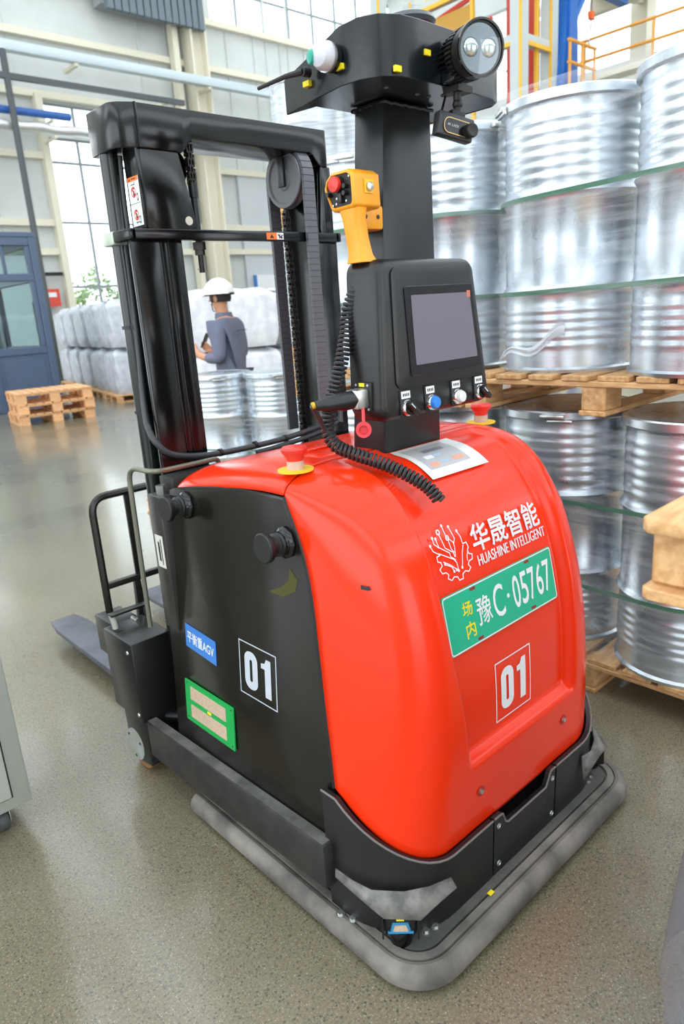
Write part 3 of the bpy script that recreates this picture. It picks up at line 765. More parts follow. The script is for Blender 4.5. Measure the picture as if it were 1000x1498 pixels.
for k in range(13):
    t = k / 12; z = 1.0 - 0.85 * t
    fr.append([(1.27 + (DR + 0.03 + 0.05 * t * t + 0.008 * math.sin(9 * a + 5 * t)) * math.cos(a)  , 0.12 + (DR + 0.03 + 0.05 * t * t + 0.008 * math.sin(9 * a + 5 * t)) * math.sin(a), z) for a in [2 * PI * q / 48 for q in range(48)]])
tag(B().loft(fr, cap=False).build('stretch_film', film_mat('dull_film', 0.55, 0.9, '#868C96'), None), 'greyish film hanging round the near drum at the lower right edge', 'film')

# stacked empty pallets on the left
ep = thing('empty_pallet', 'top empty pallet of the small stack in front of the booth', 'pallet', (0, 0, 0), 0.0, 'empty pallets in front of the booth')
OW = mat('orange_pallet_wood', '#E9B98A', 0.65, color2='#D39C68', vscale=4, stretch=(14, 3, 14), perobj=0.10)
for x in (-0.53, 0, 0.53):
    B().box(x - 0.08, x + 0.08, -0.5, 0.5, 0.0, 0.025).build('bottom_board', OW, ep, smooth=0)
    for y in (-0.42, 0, 0.42): B().box(x - 0.08, x + 0.08, y - 0.07, y + 0.07, 0.025, 0.125).build('block', OW, ep, smooth=0)
for y in (-0.42, 0.0, 0.42): B().box(-0.62, 0.62, y - 0.06, y + 0.06, 0.125, 0.15).build('stringer_board', OW, ep, smooth=0)
for k in range(9):
    x = -0.62 + 0.069 + k * 0.138
    B().box(x - 0.055, x + 0.055, -0.5, 0.5, 0.15, 0.175).build('plank', OW, ep, smooth=0)
ep.location = (4.53, 12.45, 0.35); ep.rotation_euler = (0, 0, -0.16)
dup(ep, (4.54, 12.44, 0.175), -0.16, 'middle empty pallet of the small stack in front of the booth')
dup(ep, (4.52, 12.46, 0.0), -0.15, 'bottom empty pallet of the small stack, standing on the floor')

# big bags
def bag_mesh(b, w, d, h, seed=0):
    rnd = random.Random(seed); rings = []
    for k in range(15):
        t = k / 14; z = h * t
        s = 1.0 - 0.09 * (abs(2 * t - 1) ** 5) - (0.25 * max(0, (t - 0.93) / 0.07))
        n = 40; ring = []
        for i in range(n):
            a = 2 * PI * i / n; c = math.cos(a); q = math.sin(a)
            e = 0.22
            x = math.copysign(abs(c) ** e, c) * w / 2 * s; y = math.copysign(abs(q) ** e, q) * d / 2 * s
            k_ = 1 + 0.02 * math.sin(5 * a + seed + 6 * t) + rnd.uniform(-.005, .005)
            ring.append((x * k_, y * k_, z + (0.05 * math.sin(3 * a + seed) * max(0, t - 0.85) / 0.15)))
        rings.append(ring)
    b.loft(rings); return b
def big_bag(name, label, m, group, w=0.95, d=0.95, h=0.85, seed=1, film_=True):
    t = thing(name, label, 'bag', (0, 0, 0), 0.0, group)
    bag_mesh(B(), w, d, h, seed).build('sack', m, t, smooth=60)
    for sx_ in (-1, 1):
        B().tube(smoothpath([(sx_ * w * 0.36, -d * 0.3, h - 0.05), (sx_ * w * 0.34, -d * 0.12, h + 0.005), (sx_ * w * 0.34, d * 0.12, h + 0.005), (sx_ * w * 0.36, d * 0.3, h - 0.05)], 4), 0.02, n=6).build('lifting_loop', m, t)
    return t
dirv = Vector((0.203, 0.979)); ang = math.atan2(dirv.y, dirv.x) - PI / 2
gb = big_bag('big_bag', 'grey wrapped bag', BAGG, 'wrapped grey bags left of the mast', seed=3, h=0.88)
p0 = Vector((6.85, 13.85))
names = ['nearest', 'second', 'third', 'fourth', 'fifth']
for k in range(5):
    c = p0 + dirv * (k * 1.25)
    for j in range(2):
        lab = '%s grey wrapped bag in the row left of the mast, %s' % (names[k], 'standing on its pallet' if j == 0 else 'stacked on top')
        loc = (c.x, c.y, 0.14 + 0.925 * j)
        if k == 0 and j == 0: gb.location = loc; gb.rotation_euler = (0, 0, ang); gb['label'] = lab
        else: dup(gb, loc, ang, lab)
    dup(proto_p, (c.x, c.y, 0), ang, 'wooden pallet under the %s stack of grey wrapped bags' % names[k])
wbg = big_bag('big_bag', 'white bag', BAG, 'white bags behind the man', w=1.0, d=1.0, h=0.85, seed=8)
first = True
for k, x in enumerate((5.55, 6.62, 7.7)):
    for j in range(2):
        lab = '%s white bag behind the man, %s' % (('left', 'middle', 'right')[k], ('lower' if j == 0 else 'on top'))
        loc = (x, 9.5 + 0.1 * k, 0.14 + 0.89 * j)
        if first: wbg.location = loc; wbg['label'] = lab; first = False
        else: dup(wbg, loc, 0.05 * k, lab)
    dup(proto_p, (x, 9.5 + 0.1 * k, 0), 0, 'wooden pallet under the %s white bags behind the man' % (('left', 'middle', 'right')[k]))

# grey cabinet at the left edge
cbn = thing('grey_cabinet', 'grey sheet-metal cabinet on casters at the left edge', 'cabinet', (0.22, 2.35, 0))
B().box(-0.05, 0.482, 2.08, 2.65, 0.095, 1.15).build('body', CABG, cbn, bevel=0.006)
B().box(0.02, 0.425, 2.072, 2.08, 0.14, 1.1).build('door', CABG, cbn, bevel=0.002, seg=1)
gp = B(); gp.box(0.425, 0.430, 2.0795, 2.0812, 0.135, 1.105); gp.box(0.015, 0.425, 2.0795, 2.0812, 0.135, 0.140)
gp.build('door_gap', PLAS, cbn, smooth=0)
vb = B()
for i in range(9):
    for j in range(12):
        if (i * 7 + j * 3) % 5 != 0: vb.cyl((0.355 - 0.010 * i, 2.0725, 0.245 + 0.011 * j), (0.355 - 0.010 * i, 2.070, 0.245 + 0.011 * j), 0.003, n=6)
stuff(vb.build('vent_holes', PLAS, cbn, smooth=0))
for x, y in ((0.40, 2.15), (0.02, 2.15), (0.40, 2.58), (0.02, 2.58)):
    w_ = B().cyl((x - 0.015, y, 0.035), (x + 0.015, y, 0.035), 0.035, n=20).build('caster_wheel', mat('caster_grey', '#4B4D4F', 0.5), cbn, bevel=0.004)
    B().box(x - 0.03, x + 0.03, y - 0.03, y + 0.03, 0.08, 0.095).box(x - 0.022, x - 0.017, y - 0.025, y + 0.02, 0.03, 0.08).box(x + 0.017, x + 0.022, y - 0.025, y + 0.02, 0.03, 0.08).build('caster_fork', REFL, cbn, bevel=0.002)

# ================================================================ THE FORKLIFT
CX = 1.36
def face_out(o, axis):
    """make an open shell's normals point outwards (rearwards or upwards) before it is thickened"""
    me = o.data; t = sum((p.normal.z if axis else -p.normal.y) * p.area for p in me.polygons)
    if t < 0: me.flip_normals()
agv = thing('automated_forklift', 'red and black driverless forklift with a mast, standing in the middle', 'forklift', (CX, 1.6, 0))
def clamp(a, lo=0.0, hi=1.0): return max(lo, min(hi, a))
def sstep(a, b, x): t = clamp((x - a) / (b - a)); return t * t * (3 - 2 * t)
def XL(z): return 0.885 + 0.065 * clamp((z - 0.25) / 0.85)
# --- rear hood: profile (y, z) swept across x with rounded ends
PR = [(0.897, 0.235), (0.886, 0.45), (0.889, 0.62), (0.905, 0.76), (0.934, 0.88), (0.972, 0.98), (1.030, 1.068), (1.090, 1.117), (1.165, 1.142), (1.252, 1.150)]
PS = [(p.x, p.y) for p in smoothpath([(y, z, 0) for y, z in PR], 24)]
SEAM = [(1.080, 0.235), (1.105, 0.45), (1.128, 0.60), (1.146, 0.73), (1.162, 0.845), (1.180, 0.925), (1.206, 0.995), (1.230, 1.040), (1.248, 1.072), (1.258, 1.094)]
PSEAM = [(p.x, p.y) for p in smoothpath([(y, z, 0) for y, z in SEAM], 24)]
LEN = [0.0]
for a, b in zip(PS[:-1], PS[1:]): LEN.append(LEN[-1] + math.hypot(b[0] - a[0], b[1] - a[1]))
def prof(s):
    """s in 0..1 along the profile -> (y, z, inward normal)"""
    d = clamp(s) * LEN[-1]; lo = 0
    import bisect
    i = max(0, min(len(PS) - 2, bisect.bisect_right(LEN, d) - 1))
    t = (d - LEN[i]) / max(1e-9, LEN[i + 1] - LEN[i])
    y = PS[i][0] + (PS[i + 1][0] - PS[i][0]) * t; z = PS[i][1] + (PS[i + 1][1] - PS[i][1]) * t
    i0 = max(0, i - 6); i1 = min(len(PS) - 1, i + 7)
    ty = PS[i1][0] - PS[i0][0]; tz = PS[i1][1] - PS[i0][1]; l = math.hypot(ty, tz)
    return y, z, (tz / l, -ty / l)
def s_of_z(z):
    lo, hi = 0.0, 0.80
    for _ in range(30):
        m_ = (lo + hi) / 2
        if prof(m_)[1] < z: lo = m_
        else: hi = m_
    return (lo + hi) / 2
RX0, RX1 = 1.112, 1.612
def recess(x, s):
    y, z, n = prof(s)
    spread = 0.02 * (1 - sstep(0.5, 1.0, z))
    x0 = RX0 + 0.036 * (1 - sstep(0.45, 0.80, z))
    wx = sstep(x0 - 0.012, x0 + 0.014, x) * (1 - sstep(RX1 - 0.016, RX1 + 0.012, x))
    wz = sstep(0.425, 0.458, z - 0.0)
    top = 1 - sstep(1.02, 1.16, y)
    return wx * wz * (0.030 * top + 0.010 * (1 - sstep(1.2, 1.25, y)) * (1 - top))
NR, NC = 130, 0
def seam_at(s):
    import bisect
    d = clamp(s) * LEN[-1]; i = max(0, min(len(PS) - 2, bisect.bisect_right(LEN, d) - 1))
    t = (d - LEN[i]) / max(1e-9, LEN[i + 1] - LEN[i])
    return PSEAM[i][0] + (PSEAM[i + 1][0] - PSEAM[i][0]) * t, PSEAM[i][1] + (PSEAM[i + 1][1] - PSEAM[i][1]) * t
ends = 18
def hood_point(x_kind, u, sfrac):
    """x_kind: 'L','R' with theta u, or 'F' with x fraction u"""
    th = u if x_kind != 'F' else 0.0
    zb = 0.235 + 0.175 * (1 - math.cos(th)) ** 0.9
    s0 = s_of_z(zb) if th > 0 else 0.0
    s = s0 + (1 - s0) * sfrac
    y, z, n = prof(s)
    k_ = 1 - math.cos(th); sy, sz = seam_at(s)
    yy = y + (sy - y) * k_; zz = z + (sz - z) * k_
    xl = XL(zz); rx = 0.185 - 0.045 * s
    if x_kind == 'L': x = xl + rx * (1 - math.sin(th))
    elif x_kind == 'R': x = 2 * CX - (xl + rx * (1 - math.sin(th)))
    else:
        a = xl + rx; x = a + (2 * CX - 2 * a) * u
        d = recess(x, s); yy += n[0] * d; zz += n[1] * d
    return Vector((x, yy, zz))
cols = [('L', PI / 2 * (1 - k / ends)) for k in range(ends)]
flat = 120
cols += [('F', k / flat) for k in range(flat + 1)]
cols += [('R', PI / 2 * (k + 1) / ends) for k in range(ends)]
sfr = [k / NR for k in range(NR + 1)]
rows = [[hood_point(k, u, sf) for k, u in cols] for sf in sfr]
hb = B(); hb.grid(rows)
hood = hb.build('rear_hood', RED, agv, smooth=60)
face_out(hood, 0)
md = hood.modifiers.new('thickness', 'SOLIDIFY'); md.thickness = 0.006; md.offset = -1.0
def on_hood(x, z, off=0.0015):
    """point on the recessed rear face at (x, z)"""
    s = s_of_z(z)
    y, zz, n = prof(s); d = recess(x, s) - off
    return Vector((x, y + n[0] * d, z))
# screw dimples near the lower edge
for x, z in ((1.185, 0.345), (1.565, 0.36)):
    p = on_hood(x, z, 0.001)
    c_ = B().lathe([(0.0, 0.0), (0.012, 0.0), (0.014, 0.0015)], p0=p, axis=(0, -1, 0), n=20).build('screw_pocket', mat('dark_red', '#A8281A', 0.4), hood)
    B().cyl(p + Vector((0, -0.001, 0)), p + Vector((0, -0.006, 0)), 0.006, n=12).build('screw', STEEL, hood)
sc_ = on_hood(1.0, 0.9)
# --- top cover in front of the seam
TP = [(1.261, 1.150), (1.35, 1.149), (1.48, 1.138), (1.62, 1.118), (1.72, 1.098), (1.765, 1.082), (1.782, 1.06), (1.785, 1.03)]
TS = [(p.x, p.y) for p in smoothpath([(y, z, 0) for y, z in TP], 6)]
def cover_point(kind, u, i):
    y, z = TS[i]; th = u if kind != 'F' else 0.0
    zz = z - 0.055 * (1 - math.cos(th)); xl = 0.948 + 0.0 * y
    if kind == 'L': x = xl + 0.14 * (1 - math.sin(th))
    elif kind == 'R': x = 2 * CX - (xl + 0.14 * (1 - math.sin(th)))
    else: a = xl + 0.14; x = a + (2 * CX - 2 * a) * u
    return Vector((x, y, zz))
ccols = [('L', PI / 2 * (1 - k / 10)) for k in range(10)] + [('F', k / 12) for k in range(13)] + [('R', PI / 2 * (k + 1) / 10) for k in range(10)]
cv = B(); cv.grid([[cover_point(k, u, i) for k, u in ccols] for i in range(len(TS))])
cover = cv.build('top_cover', RED, agv, smooth=60)
face_out(cover, 1)
md = cover.modifiers.new('thickness', 'SOLIDIFY'); md.thickness = 0.006; md.offset = -1.0
for x0, x1, y0, y1 in ((1.10, 1.235, 1.30, 1.36), (1.10, 1.235, 1.40, 1.45), (1.49, 1.62, 1.30, 1.36)):
    B().box(x0, x1, y0, y1, 1.140, 1.1525).build('moulded_rib', RED, cover, bevel=0.006)
B().box(1.60, 1.66, 1.31, 1.37, 1.1495, 1.1512).build('vent_slot', mat('dark_red', '#A8281A', 0.4), cover, smooth=0)
# --- black side panels with rounded upper rear corner
def side_panel(sign):
    seam = [hood_point('L', PI / 2, k / 40) for k in range(41)]
    out = [(p.y + 0.004, p.z - 0.003) for p in seam]
    top = [(1.32, 1.092), (1.42, 1.089), (1.55, 1.077), (1.66, 1.062), (1.75, 1.047), (1.80, 1.035), (1.822, 1.010)]
    poly = [(1.115, 0.20), (1.105, 0.34)] + out + [t for t in top if t[0] > out[-1][0] + 0.02] + [(1.832, 0.85), (1.85, 0.6), (1.85, 0.2)]
    f0 = lambda u, v: ((XL(v) - 0.002) if sign < 0 else (2 * CX - XL(v) + 0.002), u, v)
    f1 = lambda u, v: ((XL(v) + 0.016) if sign < 0 else (2 * CX - XL(v) - 0.016), u, v)
    return B().prism(poly, f0, f1).build('side_panel', PANEL, agv, bevel=0.004)
panL = side_panel(-1); panR = side_panel(1)
def on_panel(y, z, off=0.0035): return Vector((XL(z) - 0.002 - off, y, z))
# dark inner body so nothing shows through
B().box(0.965, 2 * CX - 0.965, 1.18, 1.80, 0.10, 1.0).build('inner_frame', SATIN, agv, smooth=0)
B().box(0.94, 2 * CX - 0.94, 1.0, 1.84, 0.10, 0.30).build('lower_frame', SATIN, agv, smooth=0)
# edge seal between panel and hood
B().tube([hood_point('L', PI / 2, k / 40) + Vector((0.0, 0.002, -0.002)) for k in range(41)], 0.004, n=6).build('edge_seal', PLAS, agv)
# --- base plate and rubber bumper
def bumper_path(off, y1=1.75, r=0.13, n=10):
    x0 = 0.842 + off; x1 = 2 * CX + 0.0 - 0.842 + 0.0 - off; y0 = 0.795 + off; rr = max(0.02, r - off)
    P = [(x0, y1)]
    for k in range(n + 1): a = PI + PI / 2 * k / n; P.append((x0 + rr + rr * math.cos(a), y0 + rr + rr * math.sin(a)))
    for k in range(n + 1): a = 1.5 * PI + PI / 2 * k / n; P.append((x1 - rr + rr * math.cos(a), y0 + rr + rr * math.sin(a)))
    P.append((x1, y1)); return P
sec = [(0.006, 0.014), (0.0, 0.024), (0.0, 0.044), (0.004, 0.055), (0.013, 0.065), (0.024, 0.069), (0.033, 0.067), (0.034, 0.060), (0.037, 0.060), (0.038, 0.069), (0.056, 0.070), (0.057, 0.061), (0.062, 0.061), (0.062, 0.014)]
rings = [bumper_path(o) for o, z in sec]
B().loft([[(rings[j][i][0], rings[j][i][1], sec[j][1]) for j in range(len(sec))] for i in range(len(rings[0]))]).build('bumper', RUB, agv, smooth=32)
pp_ = bumper_path(0.063)
B().prism(pp_, lambda u, v: (u, v, 0.03), lambda u, v: (u, v, 0.068)).build('base_plate', BASE, agv, bevel=0.003)
# --- skirt around the rear bottom
def skirt_xy(th_or_x, kind, off=0.0):
    R_ = 0.185; Ry = 0.195
    if kind == 'L': return (0.879 - off + R_ * (1 - math.sin(th_or_x)), 0.880 - off + Ry * (1 - math.cos(th_or_x)))
    if kind == 'R': return (2 * CX - (0.879 - off + R_ * (1 - math.sin(th_or_x))), 0.880 - off + Ry * (1 - math.cos(th_or_x)))
    return (th_or_x, 0.880 - off)
def skirt_top(th): return 0.245 + 0.16 * (1 - math.cos(th)) ** 0.9
def skirt(kind):
    st = []
    if kind == 'C':
        for k in range(25):
            x = 1.222 + (1.507 - 1.222) * k / 24
            tab = max(1 - sstep(1.255, 1.275, x), sstep(1.462, 1.482, x))
            st.append((x, 0.880, 0.205 + 0.04 * tab, 0, -1))
    else:
        K = 'L' if kind == 'L' else 'R'
        for k in range(3): st.append(skirt_xy(PI / 2, K)[:1] + (1.125 - 0.02 * k, skirt_top(PI / 2), -1, 0))
        for k in range(13): th = PI / 2 * (1 - k / 12); st.append(skirt_xy(th, K) + (skirt_top(th), -math.sin(th), -math.cos(th)))
        for k in range(1, 6):
            x = 1.064 + (1.216 - 1.064) * k / 5
            st.append((x if K == 'L' else 2 * CX + 0.01 - x, 0.880, skirt_top(0) - 0.0 * k, 0, -1))
        if K == 'R': st = [(a, b, c, -d, e) for a, b, c, d, e in st]
    R_ = []
    for x, y, zt, nx, ny in st:
        R_.append([(x, y, 0.070), (x + nx * 0.004, y + ny * 0.004, zt - 0.012), (x + nx * 0.002, y + ny * 0.002, zt), (x - nx * 0.010, y - ny * 0.010, zt - 0.001), (x - nx * 0.016, y - ny * 0.016, 0.070)])
    lip = [Vector((a[1][0], a[1][1], a[2][2] - 0.001)) for a in R_]
    sk_ = B().loft(R_).build('skirt_panel', mat('skirt_black', '#171719', 0.35, var=0.2, vscale=12, rvar=0.2), agv, smooth=40)
    B().tube(lip, 0.0028, n=6).build('skirt_lip', mat('lip_grey', '#6B6A68', 0.6), sk_)
    return sk_
skL = skirt('L'); skC = skirt('C'); skR = skirt('R')
for x, z in ((1.240, 0.215), (1.240, 0.100), (1.492, 0.215), (1.492, 0.100)):
    B().lathe([(0.0, 0), (0.008, 0), (0.0075, 0.003), (0.004, 0.0035), (0.0035, 0.002), (0, 0.002)], p0=(x, 0.8775, z), axis=(0, -1, 0), n=14).build('screw', STEEL, skC)
# --- rear corner sensors under their covers
def sensor(mx):
    X = (lambda x: x) if mx < 0 else (lambda x: 2 * CX - x)
    cvb = B()
    bk = [(0.868, 1.085), (0.870, 1.03), (0.880, 0.976), (0.928, 0.918), (0.980, 0.885), (1.034, 0.866)]
    fr_ = [(0.855, 1.072), (0.862, 1.0), (0.872, 0.932), (0.926, 0.868), (0.975, 0.855), (1.026, 0.842)]
    fz = [0.197, 0.180, 0.160, 0.160, 0.180, 0.197]
    if mx > 0: bk.append((1.076, 0.872)); fr_.append((1.074, 0.866)); fz.append(0.125)
    rows_ = [[(X(p[0]), p[1], 0.206) for p in bk], [(X(p[0]), p[1], z) for p, z in zip(fr_, fz)]]
    cvb.grid(rows_)
    cover_ = cvb.build('sensor_cover', GRYD, agv, smooth=70)
    q = cover_.modifiers.new('thickness', 'SOLIDIFY'); q.thickness = 0.004; q.offset = 0
    M_ = Matrix.Translation((X(0.915), 0.922, 0)) @ Matrix.Rotation(-PI / 4 if mx < 0 else PI / 4, 4, 'Z')
    s_ = B().box(-0.036, 0.036, -0.01, 0.05, 0.098, 0.150, M_).build('laser_scanner', PLAS, agv, bevel=0.003)
    b2 = B()
    c0 = M_ @ Vector((0, 0.008, 0)); b2.lathe([(0.0, 0.066), (0.026, 0.066), (0.026, 0.096), (0.024, 0.104), (0.0, 0.104)], p0=(c0.x, c0.y, 0), n=24)
    b2.build('scanner_head', BLK, s_)
    B().box(-0.03, 0.03, -0.014, 0.02, 0.104, 0.110, M_).hexa([M_ @ Vector(p) for p in ((-0.024, -0.013, 0.110), (0.024, -0.013, 0.110), (0.024, 0.0, 0.110), (-0.024, 0.0, 0.110), (-0.018, -0.012, 0.134), (0.018, -0.012, 0.134), (0.018, 0.0, 0.134), (-0.018, 0.0, 0.134))]).build('scanner_band', SICK, s_, bevel=0.001, seg=1)
    B().hexa([M_ @ Vector(p) for p in ((-0.018, -0.0145, 0.112), (0.018, -0.0145, 0.112), (0.018, -0.012, 0.112), (-0.018, -0.012, 0.112), (-0.013, -0.0135, 0.128), (0.013, -0.0135, 0.128), (0.013, -0.012, 0.128), (-0.013, -0.012, 0.128))]).build('scanner_label', BEIGE, s_, smooth=0)
    B().box(-0.009, 0.009, -0.0115, -0.0098, 0.139, 0.146, M_).build('yellow_tag', YEL, s_, smooth=0)
    for sx_ in (-0.041, 0.041): B().box(sx_ - 0.002, sx_ + 0.002, -0.022, 0.03, 0.098, 0.158, M_).build('guard_plate', PLAS, s_, smooth=0)
    for x, y in ((0.868, 1.082), (0.878, 1.048), (1.000, 0.890), (0.974, 0.898)):
        B().cyl((X(x) if mx < 0 else X(x), y, 0.068), (X(x), y, 0.076), 0.0075, n=6).cyl((X(x), y, 0.068), (X(x), y, 0.071), 0.011, n=14).build('bolt', STEEL, agv)
sensor(-1); sensor(1)
yd = on_hood(1.3, 0.3)
B().box(1.155, 1.172, 0.8415, 0.8525, 0.0795, 0.0812).build('yellow_tag', YEL, agv, smooth=0)
# --- outrigger rail
def rail(sg):
    f = (lambda x: x) if sg < 0 else (lambda x: 2 * CX - x)
    b = B()
    b.hexa([(f(0.848), 1.103, 0.140), (f(0.888), 1.103, 0.140), (f(0.888), 1.998, 0.100), (f(0.848), 1.998, 0.100), (f(0.848), 1.103, 0.267), (f(0.888), 1.103, 0.267), (f(0.888), 1.998, 0.230), (f(0.848), 1.998, 0.230)])
    rr_ = b.build('outrigger_rail', DULL, agv, bevel=0.006)
    B().hexa([(f(0.853), 1.110, 0.2670), (f(0.884), 1.110, 0.2670), (f(0.884), 1.995, 0.2303), (f(0.853), 1.995, 0.2303), (f(0.853), 1.110, 0.2682), (f(0.884), 1.110, 0.2682), (f(0.884), 1.995, 0.2315), (f(0.853), 1.995, 0.2315)]).build('rail_top_strip', mat('strip_grey', '#6A6866', 0.6, color2='#454443', vscale=14), rr_, smooth=0)
    return rr_
rail(-1); rail(1)
# --- prints on the rear hood
d = D2(); draw01(d, 1.288, 1.438, 0.475, 0.635); d.build('rear_number', WHT, lambda u, v: on_hood(u, v, 0.0015), hood, 0.008)
lg = D2()
lx, lz, S_, SZ = 1.203, 0.929, 0.00060, 0.00043     # crest centre and metres per design unit
def L_(*pts): return [(lx + (x - 110) * S_, lz + (155 - y) * SZ) for x, y in pts]
W_ = 0.0024
gear = [(196, 112), (218, 112), (222, 140), (212, 152), (214, 172), (232, 182), (226, 206), (204, 210), (194, 226), (204, 244), (188, 260), (168, 250), (150, 258), (146, 282), (122, 282), (116, 262), (98, 254), (80, 266), (62, 250), (70, 232), (58, 216), (38, 214), (30, 190), (48, 176), (46, 158), (30, 148), (34, 124), (54, 122)]
lg.line(L_(*gear), W_)
for ln in ([(54, 122), (24, 92), (18, 66)], [(46, 110), (120, 168), (132, 190), (132, 230)], [(58, 40), (60, 84), (108, 130), (108, 150), (132, 176)], [(42, 34), (40, 60), (58, 84)], [(84, 20), (92, 98), (128, 134), (132, 160)], [(116, -6), (118, 50), (146, 86), (146, 110), (134, 160)], [(150, 10), (156, 44), (160, 70), (146, 96)], [(186, 44), (196, 74), (196, 112)], [(196, 118), (176, 160), (162, 210), (156, 222)], [(122, 62), (124, 116), (136, 138)], [(210, 160), (200, 180), (196, 206)], [(66, 176), (98, 200), (106, 226)], [(60, 160), (92, 188), (122, 222)]):
    lg.line(L_(*ln), W_ * 0.85)
for c in ((18, 62), (42, 30), (116, -10), (150, 6), (186, 40), (66, 174), (106, 228), (122, 226), (132, 234), (156, 226), (58, 38)): lg.disc(L_(c)[0], 0.0033)
for c in ((84, 14), (122, 56)): lg.ring(L_(c)[0], 0.0050, 0.0026)
lg.build('crest', WHT, lambda u, v: on_hood(u, v, 0.001), hood, 0.006)
t1 = D2(); [t1.text('华晟智能', 1.290 + a_, 1.572 + a_, 0.916 + c_, 0.978 + c_, 0.0) for a_, c_ in ((-0.0013, -0.0006), (0.0013, -0.0006), (0.0, 0.0010), (0.0, -0.0012))]; t1.build('chinese_lettering', WHT, lambda u, v: on_hood(u, v, 0.001), hood, 0.004)
t2 = D2(); [t2.text('HUASHINE INTELLIGENT', 1.292 + a_, 1.582 + a_, 0.884, 0.909, 0.0) for a_ in (-0.0006, 0.0006)]; t2.build('latin_lettering', WHT, lambda u, v: on_hood(u, v, 0.001), hood, 0.004)
# licence plate
pz0, pz1 = 0.716, 0.856
pa = on_hood(CX, pz0, 0.006); pb_ = on_hood(CX, pz1, 0.006)
pn = Vector((0, -(pb_.z - pa.z), (pb_.y - pa.y))).normalized()
def on_plate(u, v, off=0.0): q = pa + (pb_ - pa) * v; return Vector((1.128 + 0.452 * u, q.y, q.z)) + pn * off
pl_o = rrect(0, 0.44, 0, 0.14, 0.008)
plate = B().prism([(u / 0.44, v / 0.14) for u, v in pl_o], lambda u, v: on_plate(u, v, -0.004), lambda u, v: on_plate(u, v, 0.0)).build('license_plate', GRNP, agv, smooth=0)
q = D2(); q.line([(0.44 * 0.007 + u * 0.986, 0.14 * 0.02 + v * 0.96) for u, v in pl_o], 0.0030, True)
q.build('plate_border', WHT, lambda u, v: on_plate(u / 0.44, v / 0.14, 0.0006), plate)
q = D2(); q.text('豫', 0.112, 0.166, 0.036, 0.104, 0.008); q.text('C', 0.176, 0.218, 0.032, 0.112, 0.006)
q.disc((0.236, 0.072), 0.0055)
for k, ch_ in enumerate('05767'): q.text(ch_, 0.256 + 0.034 * k, 0.285 + 0.034 * k, 0.030, 0.112, 0.008)
q.build('plate_number', WHT, lambda u, v: on_plate(u / 0.44, v / 0.14, 0.0008), plate)
q = D2(); q.text('场', 0.062, 0.098, 0.074, 0.108, 0.012); q.text('内', 0.064, 0.098, 0.022, 0.060, 0.012)
q.build('plate_yellow_lettering', YEL, lambda u, v: on_plate(u / 0.44, v / 0.14, 0.0008), plate)
for u, v in ((0.110, 0.130), (0.330, 0.130), (0.110, 0.010), (0.330, 0.010)):
    b = B(); b.prism(rrect(u - 0.010, u + 0.010, v - 0.0035, v + 0.0035, 0.003, 3), lambda a, c: on_plate(a / 0.44, c / 0.14, 0.0), lambda a, c: on_plate(a / 0.44, c / 0.14, 0.001))
    b.build('bolt_slot', mat('slot_red', '#8E2418', 0.5), plate, smooth=0)
# instruction sheet on the hood top
ms = B(); rr = []
for k in range(9):
    row = []
    for j in range(11):
        sN = None
        y = 1.075 + 0.14 * k / 8; x = 1.262 + 0.225 * j / 10
        lo, hi = 0.6, 1.0
        for _ in range(24):
            m_ = (lo + hi) / 2
            if prof(m_)[0] < y: lo = m_
            else: hi = m_
        yy, zz, n = prof(lo); row.append(Vector((x, y, zz + 0.0015 + n[1] * recess(x, lo))))
    rr.append(row)
ms.grid(rr); sheet = ms.build('instruction_sheet', mat('paper', '#E9E9E4', 0.3, coat=0.5), agv, smooth=60)
def on_sheet(u, v):
    k = v * 8; j = u * 10; k0 = min(7, int(k)); j0 = min(9, int(j)); a = k - k0; c = j - j0
    return rr[k0][j0] * (1 - a) * (1 - c) + rr[k0 + 1][j0] * a * (1 - c) + rr[k0][j0 + 1] * (1 - a) * c + rr[k0 + 1][j0 + 1] * a * c + Vector((0, 0, 0.0008))
for nm, m_, u0, u1, v0, v1 in (('printed_grey_field', mat('print_grey', '#B9B9BC', 0.4), 0.10, 0.80, 0.16, 0.90),):
    q = D2()
    for i in range(12):
        for j in range(10): q.rect(u0 + (u1 - u0) * i / 12, u0 + (u1 - u0) * (i + 1) / 12, v0 + (v1 - v0) * j / 10, v0 + (v1 - v0) * (j + 1) / 10)
    q.build(nm, m_, on_sheet, sheet)
on2 = lambda u, v: on_sheet(u, v) + Vector((0, 0, 0.0006))
for nm, m_, u0, u1, v0, v1 in (('orange_print', mat('print_salmon', '#E8A58C', 0.4), 0.16, 0.30, 0.20, 0.30), ('orange_print', MATS['print_salmon'], 0.56, 0.74, 0.22, 0.32), ('blue_print', mat('print_blue', '#A9C4DC', 0.4), 0.36, 0.48, 0.24, 0.50), ('white_print', WHT, 0.2, 0.34, 0.40, 0.5), ('dark_print', mat('print_dark', '#84838C', 0.4), 0.30, 0.66, 0.60, 0.72)):
    D2().rect(u0, u1, v0, v1).build(nm, m_, on2, sheet)
# --- emergency stops on the hood shoulders
for x in (1.0, 1.722):
    z = 1.143; y = 1.272
    e = B().lathe([(0.0, z), (0.043, z), (0.043, z + 0.004), (0.0, z + 0.004)], p0=(x, y, 0), n=28).build('stop_label', mat('stop_yellow', '#E4C21F', 0.5), agv)
    B().cyl((x, y, z + 0.004), (x, y, z + 0.024), 0.020, n=20).build('stop_collar', mat('collar_grey', '#C9A79A', 0.4), e)
    B().lathe([(0.0, z + 0.022), (0.019, z + 0.022), (0.021, z + 0.034), (0.030, z + 0.044), (0.031, z + 0.052), (0.028, z + 0.057), (0.0, z + 0.060)], p0=(x, y, 0), n=24).build('stop_button', REDB, e)
